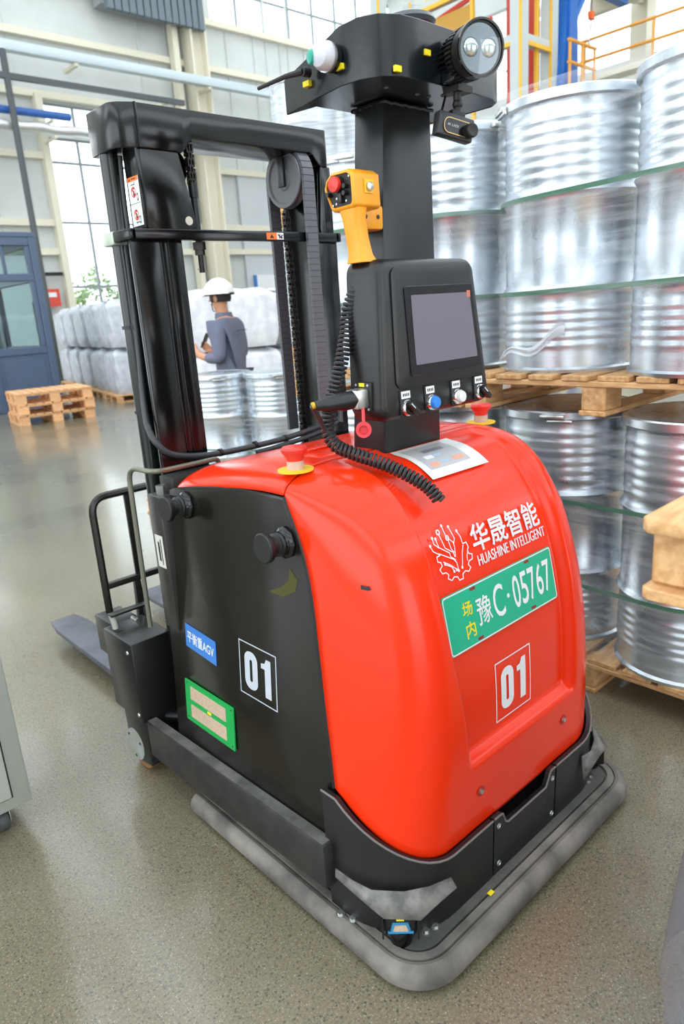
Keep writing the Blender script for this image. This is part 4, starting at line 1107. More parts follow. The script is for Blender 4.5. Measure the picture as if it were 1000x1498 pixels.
# --- round plugs on the left panel
for y, z in ((1.70, 1.005), (1.255, 0.985)):
    p = on_panel(y, z, 0); nx = Vector((-1, 0, 0.04))
    k_ = B().lathe([(0.0, 0.0), (0.040, 0.0), (0.040, 0.008), (0.032, 0.012), (0.032, 0.020), (0.0, 0.020)], p0=p, axis=nx, n=8).build('lock_base', BLK, agv, bevel=0.001, seg=1)
    B().lathe([(0.0, 0.018), (0.026, 0.018), (0.028, 0.022), (0.026, 0.026), (0.024, 0.028), (0.028, 0.033), (0.022, 0.038), (0.022, 0.052), (0.034, 0.055), (0.036, 0.059), (0.036, 0.068), (0.033, 0.071), (0.0, 0.071)], p0=p, axis=nx, n=32).build('lock_knob', PLAS, k_)
# --- prints on the left panel
d = D2(); draw01(d, 0, 1, 0, 1)
d.build('side_number', GRYP, lambda u, v: on_panel(1.472 - 0.160 * u, 0.525 + 0.150 * v, 0.001), panL)
bl = B().prism([(1.752, 0.568), (1.590, 0.556), (1.590, 0.628), (1.752, 0.640)], lambda u, v: on_panel(u, v, 0.0005), lambda u, v: on_panel(u, v, 0.002)).build('blue_label', BLUL, panL, smooth=0)
q = D2(); q.text('平衡重AGV', 0.06, 0.94, 0.26, 0.76, 0.01)
q.build('label_lettering', WHT, lambda u, v: on_panel(1.752 - 0.162 * u, 0.568 - 0.012 * u + v * 0.072, 0.0026), panL)
cd = B().prism(rrect(1.513, 1.772, 0.322, 0.456, 0.003, 2), lambda u, v: on_panel(u, v, 0.0005), lambda u, v: on_panel(u, v, 0.004)).build('green_card', GRNC, agv, smooth=0)
for z0, z1 in ((0.398, 0.440), (0.339, 0.381)): B().prism(rrect(1.552, 1.742, z0, z1, 0.002, 1), lambda u, v: on_panel(u, v, 0.004), lambda u, v: on_panel(u, v, 0.005)).build('card_strip', BEIGE, cd, smooth=0)
B().prism(rrect(1.63, 1.65, 0.385, 0.394, 0.002, 1), lambda u, v: on_panel(u, v, 0.004), lambda u, v: on_panel(u, v, 0.0048)).build('yellow_dot', YEL, cd, smooth=0)
for y, z in ((1.525, 0.445), (1.76, 0.445), (1.525, 0.333), (1.76, 0.333)): B().cyl(on_panel(y, z, 0.0039), on_panel(y, z, 0.0045), 0.003, n=8).build('hole', PLAS, cd, smooth=0)
q = D2(); q.poly([(1.33, 0.845), (1.27, 0.845), (1.225, 0.87), (1.215, 0.90), (1.245, 0.925), (1.25, 0.89), (1.285, 0.865)])
q.build('paint_smear', YSTAIN, lambda u, v: on_panel(u, v, 0.0008), panL)
q = D2(); q.poly([(0, 0), (0.7, -0.1), (1, 0.15), (0.8, 0.4), (0.95, 0.7), (0.5, 0.55), (0.1, 0.8)])
def chip(u, v):
    th = 0.93; s = s_of_z(0.93 + 0.014 * v); a = hood_point('L', th - 0.12 * u, (s - s_of_z(0.235 + 0.175 * (1 - math.cos(th)) ** 0.9)) / (1 - s_of_z(0.235 + 0.175 * (1 - math.cos(th)) ** 0.9)))
    return a + Vector((-0.003, -0.003, 0.001))
q.build('paint_chip', PLAS, chip, hood)
# --- battery latch block beside the panel
bt = B().box(0.905, 0.965, 1.79, 1.865, 0.60, 1.02).build('side_block', mat('dark_steel', '#4C4B48', 0.35, metal=0.5, var=0.2, vscale=10), agv, bevel=0.004)
B().box(0.9035, 0.9055, 1.805, 1.848, 0.80, 0.90).build('paper_label', mat('label_paper', '#D8D6CE', 0.6), bt, smooth=0)
q = D2(); q.rect(1.815, 1.82, 0.81, 0.89); q.rect(1.825, 1.835, 0.82, 0.88); q.build('label_print', PLAS, lambda u, v: Vector((0.9032, u, v)), bt)
B().cyl((0.935, 1.83, 1.02), (0.935, 1.83, 1.045), 0.014, n=6).build('bolt', STEEL, bt)
# --- chassis cross bar and handle tube
B().box(0.96, 1.78, 1.80, 1.880, 1.00, 1.062).build('chassis_beam', DULL, agv, bevel=0.004)
B().tube(arcpath([(0.868, 1.895, 0.60), (0.868, 1.880, 1.108), (0.885, 1.765, 1.100), (1.14, 1.83, 1.085), (1.14, 1.83, 1.05)], 0.05), 0.0075, n=10).build('handle_tube', mat('zinc_green_steel', '#77786A', 0.35, metal=0.5), agv)
# --- console post (slightly tapered) and weld seam
Pb = [(1.245, 1.22), (1.472, 1.22), (1.472, 1.335), (1.245, 1.335)]
Pt = [(1.300, 1.22), (1.468, 1.22), (1.468, 1.315), (1.300, 1.315)]
def post_at(z, grow=0.0):
    t = (z - 1.12) / (1.945 - 1.12)
    c = [(a[0] + (b[0] - a[0]) * t, a[1] + (b[1] - a[1]) * t) for a, b in zip(Pb, Pt)]
    s = (-1, 1, 1, -1); r_ = (-1, -1, 1, 1)
    return [(p[0] + grow * s[i], p[1] + grow * r_[i], z) for i, p in enumerate(c)]
pst = B().loft([post_at(1.105), post_at(1.95)]).build('console_post', mat('post_black', '#14171A', 0.36, var=0.1, vscale=20, bump=0.03, bscale=300), agv, bevel=0.008)
wp = []
for i in range(4):
    a = Vector(post_at(1.944, 0.002)[i]); b_ = Vector(post_at(1.944, 0.002)[(i + 1) % 4])
    for k in range(14): wp.append(a.lerp(b_, k / 14) + Vector((0, 0, 0.0015 * math.sin(k * 2.4))))
B().tube(wp, 0.0045, n=6, closed=True).build('weld_seam', HEAD, pst)
# --- sensor head
hb_out = [(1.19, 1.43), (1.168, 1.30), (1.155, 1.20), (1.163, 1.150), (1.185, 1.113), (1.225, 1.092), (1.28, 1.087), (1.45, 1.090), (1.545, 1.098), (1.585, 1.112), (1.605, 1.140), (1.603, 1.20), (1.595, 1.30), (1.575, 1.43)]
def top_z(y): return 2.063 - 0.040 * sstep(1.15, 1.43, y)
def bot_z(y): return 1.95
def head_in(d):
    P = [Vector(p) for p in hb_out]; out = []
    c = Vector((1.38, 1.30))
    for i, p in enumerate(P):
        a = P[max(i - 1, 0)]; b_ = P[min(i + 1, len(P) - 1)]; t = (b_ - a).normalized(); nn = Vector((-t.y, t.x))
        if nn.dot(c - p) < 0: nn = -nn
        out.append(p + nn * d)
    return out
hi_ = head_in(0.006)
hw = B()
w_in = head_in(0.006)
hw.loft([[(p[0], p[1], 1.95), (p[0], p[1], top_z(p[1])), (q_.x, q_.y, top_z(p[1])), (q_.x, q_.y, 1.95)] for p, q_ in zip(hb_out, w_in)])
head = hw.build('sensor_head', HEAD, agv, bevel=0.0015, seg=1, smooth=40)
B().prism([(p.x, p.y) for p in hi_[:12]] + [(1.58, 1.345), (1.21, 1.345)], lambda u, v: (u, v, 1.951), lambda u, v: (u, v, 1.957)).build('bottom_plate', HEAD, head, smooth=0)
tp_ = B(); pl2 = [(p.x, p.y) for p in hi_]
tp_.loft([[(p[0], p[1], top_z(p[1]) - 0.012) for p in pl2], [(p[0], p[1], top_z(p[1]) - 0.006) for p in pl2]]); tp_.build('lid', HEAD, head, smooth=0)
for x, y in ((1.39, 1.16), (1.43, 1.125), (1.25, 1.16), (1.35, 1.16)): B().cyl((x, y, 1.9505), (x, y, 1.949), 0.005, n=10).build('screw', GRYD, head)
B().cyl((1.42, 1.13, 1.9515), (1.42, 1.13, 1.950), 0.016, n=20).build('cable_hole', PLAS, head)
# yellow tags on the head
for x, z, f_ in ((1.213, 1.963, 'r'), (1.300, 2.004, 'r'), (1.200, 1.985, 's'), (1.32, 1.985, 's')):
    if f_ == 'r': B().box(x - 0.009, x + 0.009, 1.0835 if x > 1.25 else 1.0890, 1.091 if x > 1.25 else 1.096, z - 0.0055, z + 0.0055).build('yellow_tag', YEL, head, smooth=0)
    else: B().box(1.150 + 0.09 * abs(x - 1.2), 1.157 + 0.125 * abs(x - 1.2), x - 0.010, x + 0.010, z - 0.0055, z + 0.0055).build('yellow_tag', YEL, head, smooth=0)
# warning beacon on top
bc = B().lathe([(0.0, 2.055), (0.055, 2.055), (0.055, 2.066), (0.0, 2.066)], p0=(1.375, 1.20, 0), n=28).build('beacon', PLAS, agv)
B().lathe([(0.0, 2.066), (0.048, 2.066), (0.046, 2.098), (0.0, 2.098)], p0=(1.375, 1.20, 0), n=28).build('beacon_lens', mat('beacon_red', '#C2455C', 0.15), bc)
B().lathe([(0.0, 2.096), (0.056, 2.096), (0.061, 2.103), (0.056, 2.112), (0.03, 2.119), (0.0, 2.121)], p0=(1.375, 1.20, 0), n=28).build('beacon_cap', mat('beacon_cap_grey', '#4A5054', 0.3), bc)
# big spot lamp
LD = Vector((-0.42, -1.0, -0.10)).normalized(); L0 = Vector((1.341, 0.98, 1.990)) - LD * 0.112
lam = B().lathe([(0.0, 0.0), (0.034, 0.0), (0.036, 0.045), (0.044, 0.05), (0.046, 0.075), (0.050, 0.08), (0.052, 0.112), (0.047, 0.114), (0.044, 0.108), (0.0, 0.104)], p0=L0, axis=LD, n=40).build('spot_lamp', PLAS, agv, smooth=30)
fb = B()
la, lb_ = fb.frame(LD)
def lamp_pt(a, r, t): return L0 + LD * t + (la * math.cos(a) + lb_ * math.sin(a)) * r
for k in range(36):
    a = 2 * PI * k / 36
    P4 = []
    for t in (0.052, 0.076):
        for da, r in ((-0.05, 0.045), (0.05, 0.045), (0.05, 0.051), (-0.05, 0.051)): P4.append(lamp_pt(a + da, r, t))
    fb.hexa(P4)
for k in range(28):
    a = 2 * PI * k / 28; P4 = []
    for t in (0.014, 0.048):
        for da, r in ((-0.03, 0.034), (0.03, 0.034), (0.03, 0.045), (-0.03, 0.045)): P4.append(lamp_pt(a + da, r, t))
    fb.hexa(P4)
stuff(fb.build('cooling_fins', PLAS, lam, smooth=0))
B().lathe([(0.049, 0.110), (0.053, 0.110), (0.053, 0.117), (0.049, 0.117), (0.049, 0.110)], p0=L0, axis=LD, n=40, cap=False).build('lamp_ring', BLK, lam)
B().lathe([(0.0, 0.1085), (0.0485, 0.1085), (0.0485, 0.1095), (0.0, 0.1095)], p0=L0, axis=LD, n=32).build('reflector_plate', mat('lamp_dark', '#6E757B', 0.15, metal=0.6), lam)
hx_ = la if abs(la.x) > abs(lb_.x) else lb_
vz_ = Vector((0, 0, 1))
for sx_ in (-1, 1):
    c = L0 + LD * 0.109 + hx_.normalized() * 0.021 * sx_ + vz_ * 0.002
    B().lathe([(0.0185, -0.004), (0.0185, 0.0), (0.0165, 0.003), (0.012, 0.0055), (0.006, 0.007), (0.0, 0.0073)], p0=c, axis=LD, n=28).build('lamp_lens', LENSG, lam)
B().lathe([(0.049, 0.1145), (0.03, 0.1165), (0.0, 0.1175)], p0=L0, axis=LD, n=32, cap=False).build('lamp_glass', GLASS, lam)
# small camera lamp under it
sl = B().box(1.345, 1.385, 1.050, 1.088, 1.952, 1.988).build('small_lamp', HEAD, agv, bevel=0.004)
B().lathe([(0.0, 0.0), (0.017, 0.0), (0.017, 0.010), (0.012, 0.016), (0.0, 0.018)], p0=(1.365, 1.058, 1.972), axis=(-0.2, -1, 0), n=24).build('small_lamp_dome', mat('dome_clear', '#CED2CF', 0.12), sl)
B().lathe([(0.0, 0.0), (0.017, 0.0), (0.017, 0.012), (0.0, 0.014)], p0=(1.405, 1.085, 1.970), axis=(0, -1, 0), n=20).build('sensor_cap', SATIN, agv)
B().box(1.398, 1.412, 1.0695, 1.0705, 1.968, 1.976).build('yellow_tag', YEL, agv, smooth=0)
# indicator lamp on the left wall of the head
iw = B().lathe([(0.0, 0.0), (0.027, 0.0), (0.027, 0.014), (0.022, 0.016), (0.0, 0.016)], p0=(1.152, 1.218, 2.005), axis=(-1, -0.08, 0), n=24).build('indicator_lamp', SATIN, agv)
B().lathe([(0.021, 0.014), (0.029, 0.016), (0.029, 0.022), (0.0, 0.022)], p0=(1.152, 1.218, 2.005), axis=(-1, -0.08, 0), n=24).build('bezel_ring', STEEL, iw)
B().lathe([(0.0, 0.022), (0.026, 0.022), (0.027, 0.032), (0.022, 0.044), (0.012, 0.050), (0.0, 0.052)], p0=(1.152, 1.218, 2.005), axis=(-1, -0.08, 0), n=24).build('indicator_dome', mat('dome_white', '#C9CCD6', 0.3), iw)
B().lathe([(0.0, 0.046), (0.015, 0.048), (0.012, 0.053), (0.0, 0.0545)], p0=(1.152, 1.222, 2.005), axis=(-1, 0.25, 0), n=20).build('green_eye', mat('eye_green', '#1E9C86', 0.3), iw)
B().cyl((1.155, 1.30, 2.000), (1.135, 1.30, 2.000), 0.010, n=12).tube([(1.137, 1.30, 2.0), (1.120, 1.34, 1.998), (1.105, 1.42, 1.992)], lambda t: 0.007 - 0.003 * t, n=8).build('antenna', PLAS, agv)
# dash camera
mt_ = B()
mt_.box(1.37, 1.42, 1.06, 1.10, 1.938, 1.951)
mt_.cyl((1.385, 1.075, 1.94), (1.385, 1.075, 1.918), 0.009, n=14).sphere((1.385, 1.075, 1.915), 0.0115, 14).cyl((1.385, 1.075, 1.912), (1.383, 1.073, 1.888), 0.008, n=12)
mt_.build('camera_mount', PLAS, agv)
DM = Matrix.Translation((1.365, 1.072, 1.866)) @ Matrix.Rotation(-0.30, 4, 'Z') @ Matrix.Rotation(0.20, 4, 'Y')
dc = B().box(-0.046, 0.046, -0.012, 0.014, -0.024, 0.024, DM).build('dash_camera', mat('camera_grey', '#2B2C30', 0.4), agv, bevel=0.004)
B().box(-0.012, 0.022, -0.008, 0.010, 0.0215, 0.034, DM).build('camera_clip', PLAS, dc, bevel=0.002)
fo = rrect(-0.034, 0.042, -0.018, 0.012, 0.013, 6)
B().loft([[DM @ Vector((u, -0.0115, v)) for u, v in fo], [DM @ Vector((u, -0.0155, v)) for u, v in fo]]).build('camera_face', BLK, dc)
q = D2(); q.line(fo, 0.0018, True); q.build('gold_trim', mat('gold_trim', '#B99B6B', 0.3, metal=0.7), lambda u, v: DM @ Vector((u, -0.0162, v)), dc)
B().lathe([(0.0, 0.0), (0.015, 0.0), (0.0145, 0.018), (0.012, 0.020), (0.0, 0.017)], p0=DM @ Vector((0.030, -0.014, -0.005)), axis=DM.to_3x3() @ Vector((0, -1, 0)), n=24).build('camera_lens', PLAS, dc)
q = D2(); q.text('4K LACK', -0.026, 0.004, -0.004, 0.001, 0.01); q.build('camera_lettering', GRYP, lambda u, v: DM @ Vector((u, -0.0162, v)), dc)
B().tube(smoothpath([(1.425, 1.14, 1.952), (1.40, 1.13, 1.92), (1.36, 1.10, 1.90), (1.352, 1.082, 1.888)], 6), 0.003, n=6).build('camera_cable', PLAS, agv)
# --- control console
CZ0, CZ1 = 1.240, 1.602
def cfront(z): return 1.118 + 0.018 * (z - CZ0) / (CZ1 - CZ0)
def con(u, v, d): return Vector((u, cfront(v) + d, v))
def cout(ins, r): return rrect(1.140 + ins, 1.560 - ins, CZ0 + ins, CZ1 - ins, max(0.008, r - ins), 6, 1.162 + ins, 1.523 - ins)
def cring(ins, d, r=0.036): return [con(u, v, d) for u, v in cout(ins, r)]
cb_ = B().loft([cring(0.012, 0.105), cring(0.0, 0.095), cring(0.0, 0.022), cring(0.004, 0.010), cring(0.011, 0.003), cring(0.020, 0.0)])
cons = cb_.build('control_console', mat('console_black', '#131315', 0.36, bump=0.04, bscale=500), agv, smooth=50)
fld = rrect(1.195, 1.528, 1.312, 1.583, 0.02, 6, 1.205, 1.496)
fl_i = rrect(1.203, 1.520, 1.320, 1.575, 0.016, 6, 1.213, 1.488)
B().loft([[con(u, v, 0.002) for u, v in fld], [con(u, v, -0.004) for u, v in fld], [con(u, v, -0.006) for u, v in fl_i]]).build('raised_field', MATS['console_black'], cons, smooth=30)
sb_ = rrect(1.250, 1.513, 1.338, 1.536, 0.006, 3, 1.240, 1.489)
sb_ = rrect(1.243, 1.514, 1.338, 1.540, 0.006, 3, 1.240, 1.490)
bz = B().loft([[con(u, v, -0.004) for u, v in sb_], [con(u, v, -0.0095) for u, v in sb_]]).build('screen_bezel', SCRNB, cons, bevel=0.001, seg=1)
sg_ = rrect(1.262, 1.497, 1.362, 1.520, 0.003, 2, 1.260, 1.478)
B().loft([[con(u, v, -0.0085) for u, v in sg_], [con(u, v, -0.0102) for u, v in sg_]]).build('screen', mat('screen_lilac', '#6E6774', 0.08, coat=0.4), bz, smooth=0)
D2().rect(1.466, 1.480, 1.508, 1.524).build('red_mark', mat('mark_red', '#C4705F', 0.4), lambda u, v: con(u, v, -0.0105), bz)
def switch(x, z, kind):
    p = con(x, z, 0.0); ax = Vector((0, -1, 0.05))
    pl = rrect(x - 0.020, x + 0.018, z - 0.022, z + 0.042, 0.003, 2)
    r_ = B().loft([[con(u, v, 0.001) for u, v in pl], [con(u, v, -0.003) for u, v in pl]]).build('switch_plate', PLAS, cons, bevel=0.001, seg=1)
    D2().rect(x - 0.016, x + 0.015, z + 0.022, z + 0.039).build('switch_label', WHT, lambda u, v: con(u, v, -0.0035), r_)
    q = D2()
    for k in range(4): q.rect(x - 0.011 + 0.006 * k, x - 0.007 + 0.006 * k, z + 0.027, z + 0.034)
    q.build('label_print', SATIN, lambda u, v: con(u, v, -0.0038), r_)
    B().lathe([(0.0, 0.001), (0.019, 0.001), (0.019, 0.012), (0.017, 0.015), (0.015, 0.013), (0.0, 0.013)], p0=p, axis=ax, n=28).build('chrome_ring', REFL, r_)
    if kind == 'knob':
        B().lathe([(0.0, 0.012), (0.0145, 0.012), (0.0145, 0.017), (0.0, 0.018)], p0=p, axis=ax, n=24).build('knob_disc', PLAS, r_)
        Mk = Matrix.Translation(p + Vector((0, -0.022, 0))) @ Matrix.Rotation(0.75, 4, 'Y')
        B().box(-0.021, 0.021, -0.010, 0.008, -0.006, 0.006, Mk).build('knob_lever', SATIN, r_, bevel=0.003)
        B().box(-0.019, -0.002, -0.0108, -0.0098, -0.001, 0.001, Mk).build('white_pointer', WHT, r_, smooth=0)
    else:
        B().lathe([(0.0, 0.010), (0.0145, 0.010), (0.0145, 0.020), (0.013, 0.0235), (0.0, 0.0245)], p0=p, axis=ax, n=28).build('push_button', BLUB if kind == 'blue' else mat('button_white', '#D9DADB', 0.35), r_)
switch(1.224, 1.267, 'knob'); switch(1.312, 1.268, 'blue'); switch(1.412, 1.269, 'white'); switch(1.505, 1.270, 'knob')
# connector on the left side of the console with its red cap
cp_ = B().box(1.1345, 1.146, 1.145, 1.195, 1.268, 1.335).build('socket_plate', PLAS, agv, bevel=0.002)
for y in (1.151, 1.189):
    for z in (1.274, 1.329): B().cyl((1.135, y, z), (1.132, y, z), 0.003, n=8).build('screw', STEEL, cp_)
B().box(1.1338, 1.1348, 1.163, 1.180, 1.3255, 1.3335).build('yellow_tag', YEL, cp_, smooth=0)
B().box(1.098, 1.136, 1.150, 1.190, 1.278, 1.322).build('socket_shell', STEEL, cp_, bevel=0.005)
B().lathe([(0.0, 0.0), (0.021, 0.0), (0.022, 0.03), (0.018, 0.045), (0.019, 0.07), (0.013, 0.085), (0.010, 0.098), (0.0, 0.098)], p0=(1.108, 1.170, 1.300), axis=(-1, 0.35, -0.05), n=20).build('plug', SATIN, cp_)
B().cyl((1.016, 1.205, 1.297), (1.010, 1.207, 1.2965), 0.008, n=12).build('plug_tip', mat('plug_yellow', '#C9A528', 0.4), cp_)
rc_ = B().tube([(1.118, 1.155, 1.283), (1.115, 1.152, 1.262), (1.113, 1.150, 1.243)], 0.004, n=8).build('red_cap', REDC, agv)
B().lathe([(0.008, 0.0), (0.018, 0.0), (0.018, 0.014), (0.011, 0.014), (0.011, 0.004), (0.008, 0.004), (0.008, 0.0)], p0=(1.112, 1.150, 1.232), axis=(-0.7, -0.7, 0), n=24, cap=False).build('cap_ring', REDC, rc_)
B().lathe([(0.0, 0.002), (0.010, 0.002), (0.010, 0.005), (0.0, 0.005)], p0=(1.112, 1.150, 1.232), axis=(-0.7, -0.7, 0), n=20).build('cap_disc', REDC, rc_)
# bracket carrying the remote
hb2 = B().hexa([(1.215, 1.222, 1.672), (1.290, 1.222, 1.672), (1.290, 1.285, 1.672), (1.215, 1.285, 1.672), (1.215, 1.222, 1.712), (1.290, 1.222, 1.728), (1.290, 1.285, 1.728), (1.215, 1.285, 1.712)]).build('remote_bracket', ORG, agv, bevel=0.008)
for x in (1.228, 1.268): B().cyl((x, 1.2225, 1.70), (x, 1.2205, 1.70), 0.005, n=10).build('screw_hole', PLAS, hb2)
# --- lift mast
MY = 1.885
def beam_low(x): return 1.955 + 0.038 * sstep(1.178, 1.215, x) * (1 - sstep(1.655, 1.70, x))
bmb = B()
xs = [0.985, 0.990, 1.005, 1.045, 1.178, 1.19, 1.202, 1.215, 1.4, 1.655, 1.667, 1.678, 1.69, 1.70, 1.725, 1.80]
def yfront(x):
    if x < 1.045: return {0.985: 1.932, 0.990: 1.918, 1.005: 1.903}.get(x, MY)
    if x > 1.725: return MY + (x - 1.725) / 0.075 * 0.08
    return MY
rg = []
for x in xs: rg.append([(x, yfront(x), beam_low(x)), (x, yfront(x), 2.068), (x, 2.055, 2.068), (x, 2.055, beam_low(x))])
bmb.loft(rg).build('mast_crossbeam', BLK, agv, bevel=0.006)
B().tube([(1.046, MY - 0.001, 1.957), (1.047, MY - 0.002, 2.0), (1.046, MY - 0.001, 2.067)], 0.004, n=6).build('weld_seam', BLK, agv)
def mast_side(sg):
    X = (lambda x: x) if sg < 0 else (lambda x: 2.742 - x)
    def bx2(n, x0, x1, y0, y1, z0, z1, m, bv=0.004): return B().box(min(X(x0), X(x1)), max(X(x0), X(x1)), y0, y1, z0, z1).build(n, m, agv, bevel=bv)
    # outer channel, open to the outside
    bx2('outer_rail', 1.057, 1.075, 1.913, 2.05, 0.10, 1.735, BLK)
    bx2('outer_rail_flange', 0.985, 1.075, 1.895, 1.913, 0.10, 1.735, BLK)
    bx2('outer_rail_flange', 1.045, 1.075, 2.05, 2.068, 0.10, 1.735, BLK)
    # inner channel reaching the cross beam (the right one leaves room for the pulley)
    if sg < 0:
        bx2('inner_rail', 1.078, 1.10, 1.900, 2.03, 0.12, 1.957, BLK)
        bx2('inner_rail_flange', 1.10, 1.150, 1.900, 1.922, 0.12, 1.957, BLK)
        bx2('inner_rail_flange', 1.10, 1.150, 2.008, 2.03, 0.12, 1.957, BLK)
    else:
        bx2('inner_rail', 1.077, 1.087, 1.900, 2.05, 0.12, 1.957, BLK)
    bx2('rail_cover_plate', 1.031, 1.045, 1.888, 1.962, 1.752, 1.957, BLK)
    # gusset plate below the beam
    g = [(1.000, 1.74), (1.055, 1.74), (1.060, 1.765), (1.045, 1.957), (1.000, 1.957)] if sg > 0 else [(1.045, 1.74), (1.198, 1.74), (1.203, 1.765), (1.165, 1.957), (1.045, 1.957)]
    gp_ = B().prism(g, lambda u, v: (X(u), 1.890, v), lambda u, v: (X(u), 1.905, v)).build('gusset_plate', BLK, agv, bevel=0.003)
    B().cyl((X(1.175 if sg < 0 else 1.022), 1.8905, 1.775), (X(1.175 if sg < 0 else 1.022), 1.8885, 1.775), 0.012, n=18).build('lightening_hole', mat('hole_pale', '#C9C5B5', 0.6) if sg < 0 else PLAS, gp_)
    # lift cylinder and hose
    cy_ = B().cyl((X(1.000), 2.005, 0.18), (X(1.011), 2.005, 1.955), 0.0255, n=24).build('lift_cylinder', mat('cylinder_black', '#1C2120', 0.22), agv)
    for z in (1.735,): B().box(min(X(0.972), X(1.045)), max(X(0.972), X(1.045)), 1.974, 2.040, z - 0.018, z + 0.018).build('clamp', mat('clamp_zinc', '#B9C2B2', 0.4, metal=0.5), cy_, bevel=0.004)
    for z in (1.49, 1.24): B().cyl((X(1.006), 2.005, z - 0.005), (X(1.006), 2.005, z + 0.005), 0.029, n=20).build('cable_tie', SATIN, cy_)
mast_side(-1); mast_side(1)
# tie bar
tie = B().box(0.985, 1.757, 1.882, 1.905, 1.722, 1.752).build('tie_bar', BLK, agv, bevel=0.004)
B().box(0.975, 1.0, 1.882, 2.04, 1.722, 1.752).build('tie_bar_end', BLK, tie, bevel=0.004)
B().box(1.742, 1.767, 1.882, 2.04, 1.722, 1.752).build('tie_bar_end', BLK, tie, bevel=0.004)
B().box(1.445, 1.485, 1.8805, 1.882, 1.727, 1.747).build('orange_label', ORGL, tie, smooth=0)
wl2 = B().box(1.485, 1.512, 1.8805, 1.882, 1.727, 1.747).build('white_label', WHT, tie, smooth=0)
q = D2(); q.poly([(1.457, 1.731), (1.473, 1.731), (1.465, 1.743)]); q.build('warning_triangle', PLAS, lambda u, v: Vector((u, 1.8801, v)), tie)
q = D2(); q.line([(1.490, 1.742), (1.500, 1.733), (1.508, 1.741)], 0.004); q.line([(1.498, 1.743), (1.494, 1.730)], 0.003); q.rect(1.500, 1.508, 1.730, 1.734); q.build('label_drawing', PLAS, lambda u, v: Vector((u, 1.8801, v)), tie)
# warning sticker on the outer side of the left rail
wsx = 1.0305
wst = B().box(wsx - 0.001, wsx, 1.890, 1.950, 1.762, 1.888).build('warning_sticker', mat('sticker_white', '#E4ECEA', 0.5), agv, smooth=0)
f_s = lambda u, v: Vector((wsx - 0.0016, 1.950 - 0.060 * u, 1.762 + 0.126 * v))
D2().rect(0, 1, 0.91, 1.0).build('orange_band', ORGL, f_s, wst)
q = D2(); q.poly([(0.12, 0.925), (0.26, 0.925), (0.19, 0.985)]); q.rect(0.36, 0.8, 0.945, 0.965); q.rect(0, 1, 0.455, 0.463)
for z in (0.50, 0.04):
    q.ring((0.78, z + 0.08), 0.07, 0.025, 12); q.poly([(0.40, z + 0.12), (0.52, z + 0.12), (0.54, z + 0.20), (0.42, z + 0.24)]); q.disc((0.48, z + 0.27), 0.035, 8)
q.rect(0.28, 0.62, 0.835, 0.85); q.rect(0.60, 0.63, 0.835, 0.9); q.rect(0.34, 0.70, 0.07, 0.085); q.rect(0.44, 0.47, 0.03, 0.085)
q.build('pictogram', PLAS, lambda u, v: f_s(u, v) - Vector((0.0003, 0, 0)), wst)
q = D2()
for z in (0.50, 0.04):
    q.line([(0.46 + 0.20 * math.cos(a), z + 0.19 + 0.095 * math.sin(a)) for a in [2 * PI * k / 20 for k in range(20)]], 0.03, True); q.line([(0.32, z + 0.255), (0.60, z + 0.125)], 0.03)
q.build('red_prohibition', REDB, lambda u, v: f_s(u, v) - Vector((0.0005, 0, 0)), wst)
# lifting chains
def chain(x, y, z0, z1, pitch=0.0185, w=0.022, name='lift_chain'):
    b = B(); n = int((z1 - z0) / pitch)
    for k in range(n):
        z = z0 + pitch * k; wide = k % 2
        offs = (-w / 2, w / 2 - 0.004, -0.002) if wide else (-w / 2 + 0.0045, w / 2 - 0.0085)
        for dx in offs:
            b.box(x + dx, x + dx + 0.004, y - 0.009, y + 0.009, z - 0.003, z + pitch + 0.003)
        b.cyl((x - w / 2 - 0.004, y, z + pitch / 2), (x + w / 2 + 0.004, y, z + pitch / 2), 0.0045, n=6)
    return stuff(b.build(name, CHAIN, agv, smooth=0))
chain(1.225, 1.93, 1.875, 1.99); chain(1.135, 1.96, 1.06, 1.735)
for x, y in ((1.225, 1.93),):
    b = B(); b.cyl((x, y, 1.70), (x, y, 1.875), 0.0105, n=14).cyl((x, y, 1.845), (x, y, 1.885), 0.014, n=14)
    rd = b.build('chain_anchor_rod', SATIN, agv)
    B().cyl((x, y, 1.70), (x, y, 1.722), 0.019, n=6).cyl((x, y, 1.685), (x, y, 1.70), 0.015, n=6).cyl((x, y, 1.635), (x, y, 1.70), 0.0085, n=12).build('anchor_nut', CHAIN, rd)
    B().tube([(x - 0.015, y, 1.645), (x + 0.015, y, 1.645)], 0.002, n=6).build('split_pin', STEEL, rd)
chain(1.598, 1.965, 1.03, 1.84)
# chain wheel and curved guard behind left anchor
B().lathe([(0.0, -0.012), (0.05, -0.012), (0.05, -0.006), (0.042, -0.004), (0.042, 0.004), (0.05, 0.006), (0.05, 0.012), (0.0, 0.012)], p0=(1.212, 2.0, 1.93), axis=(1, 0, 0), n=32).build('chain_wheel', BLK, agv)
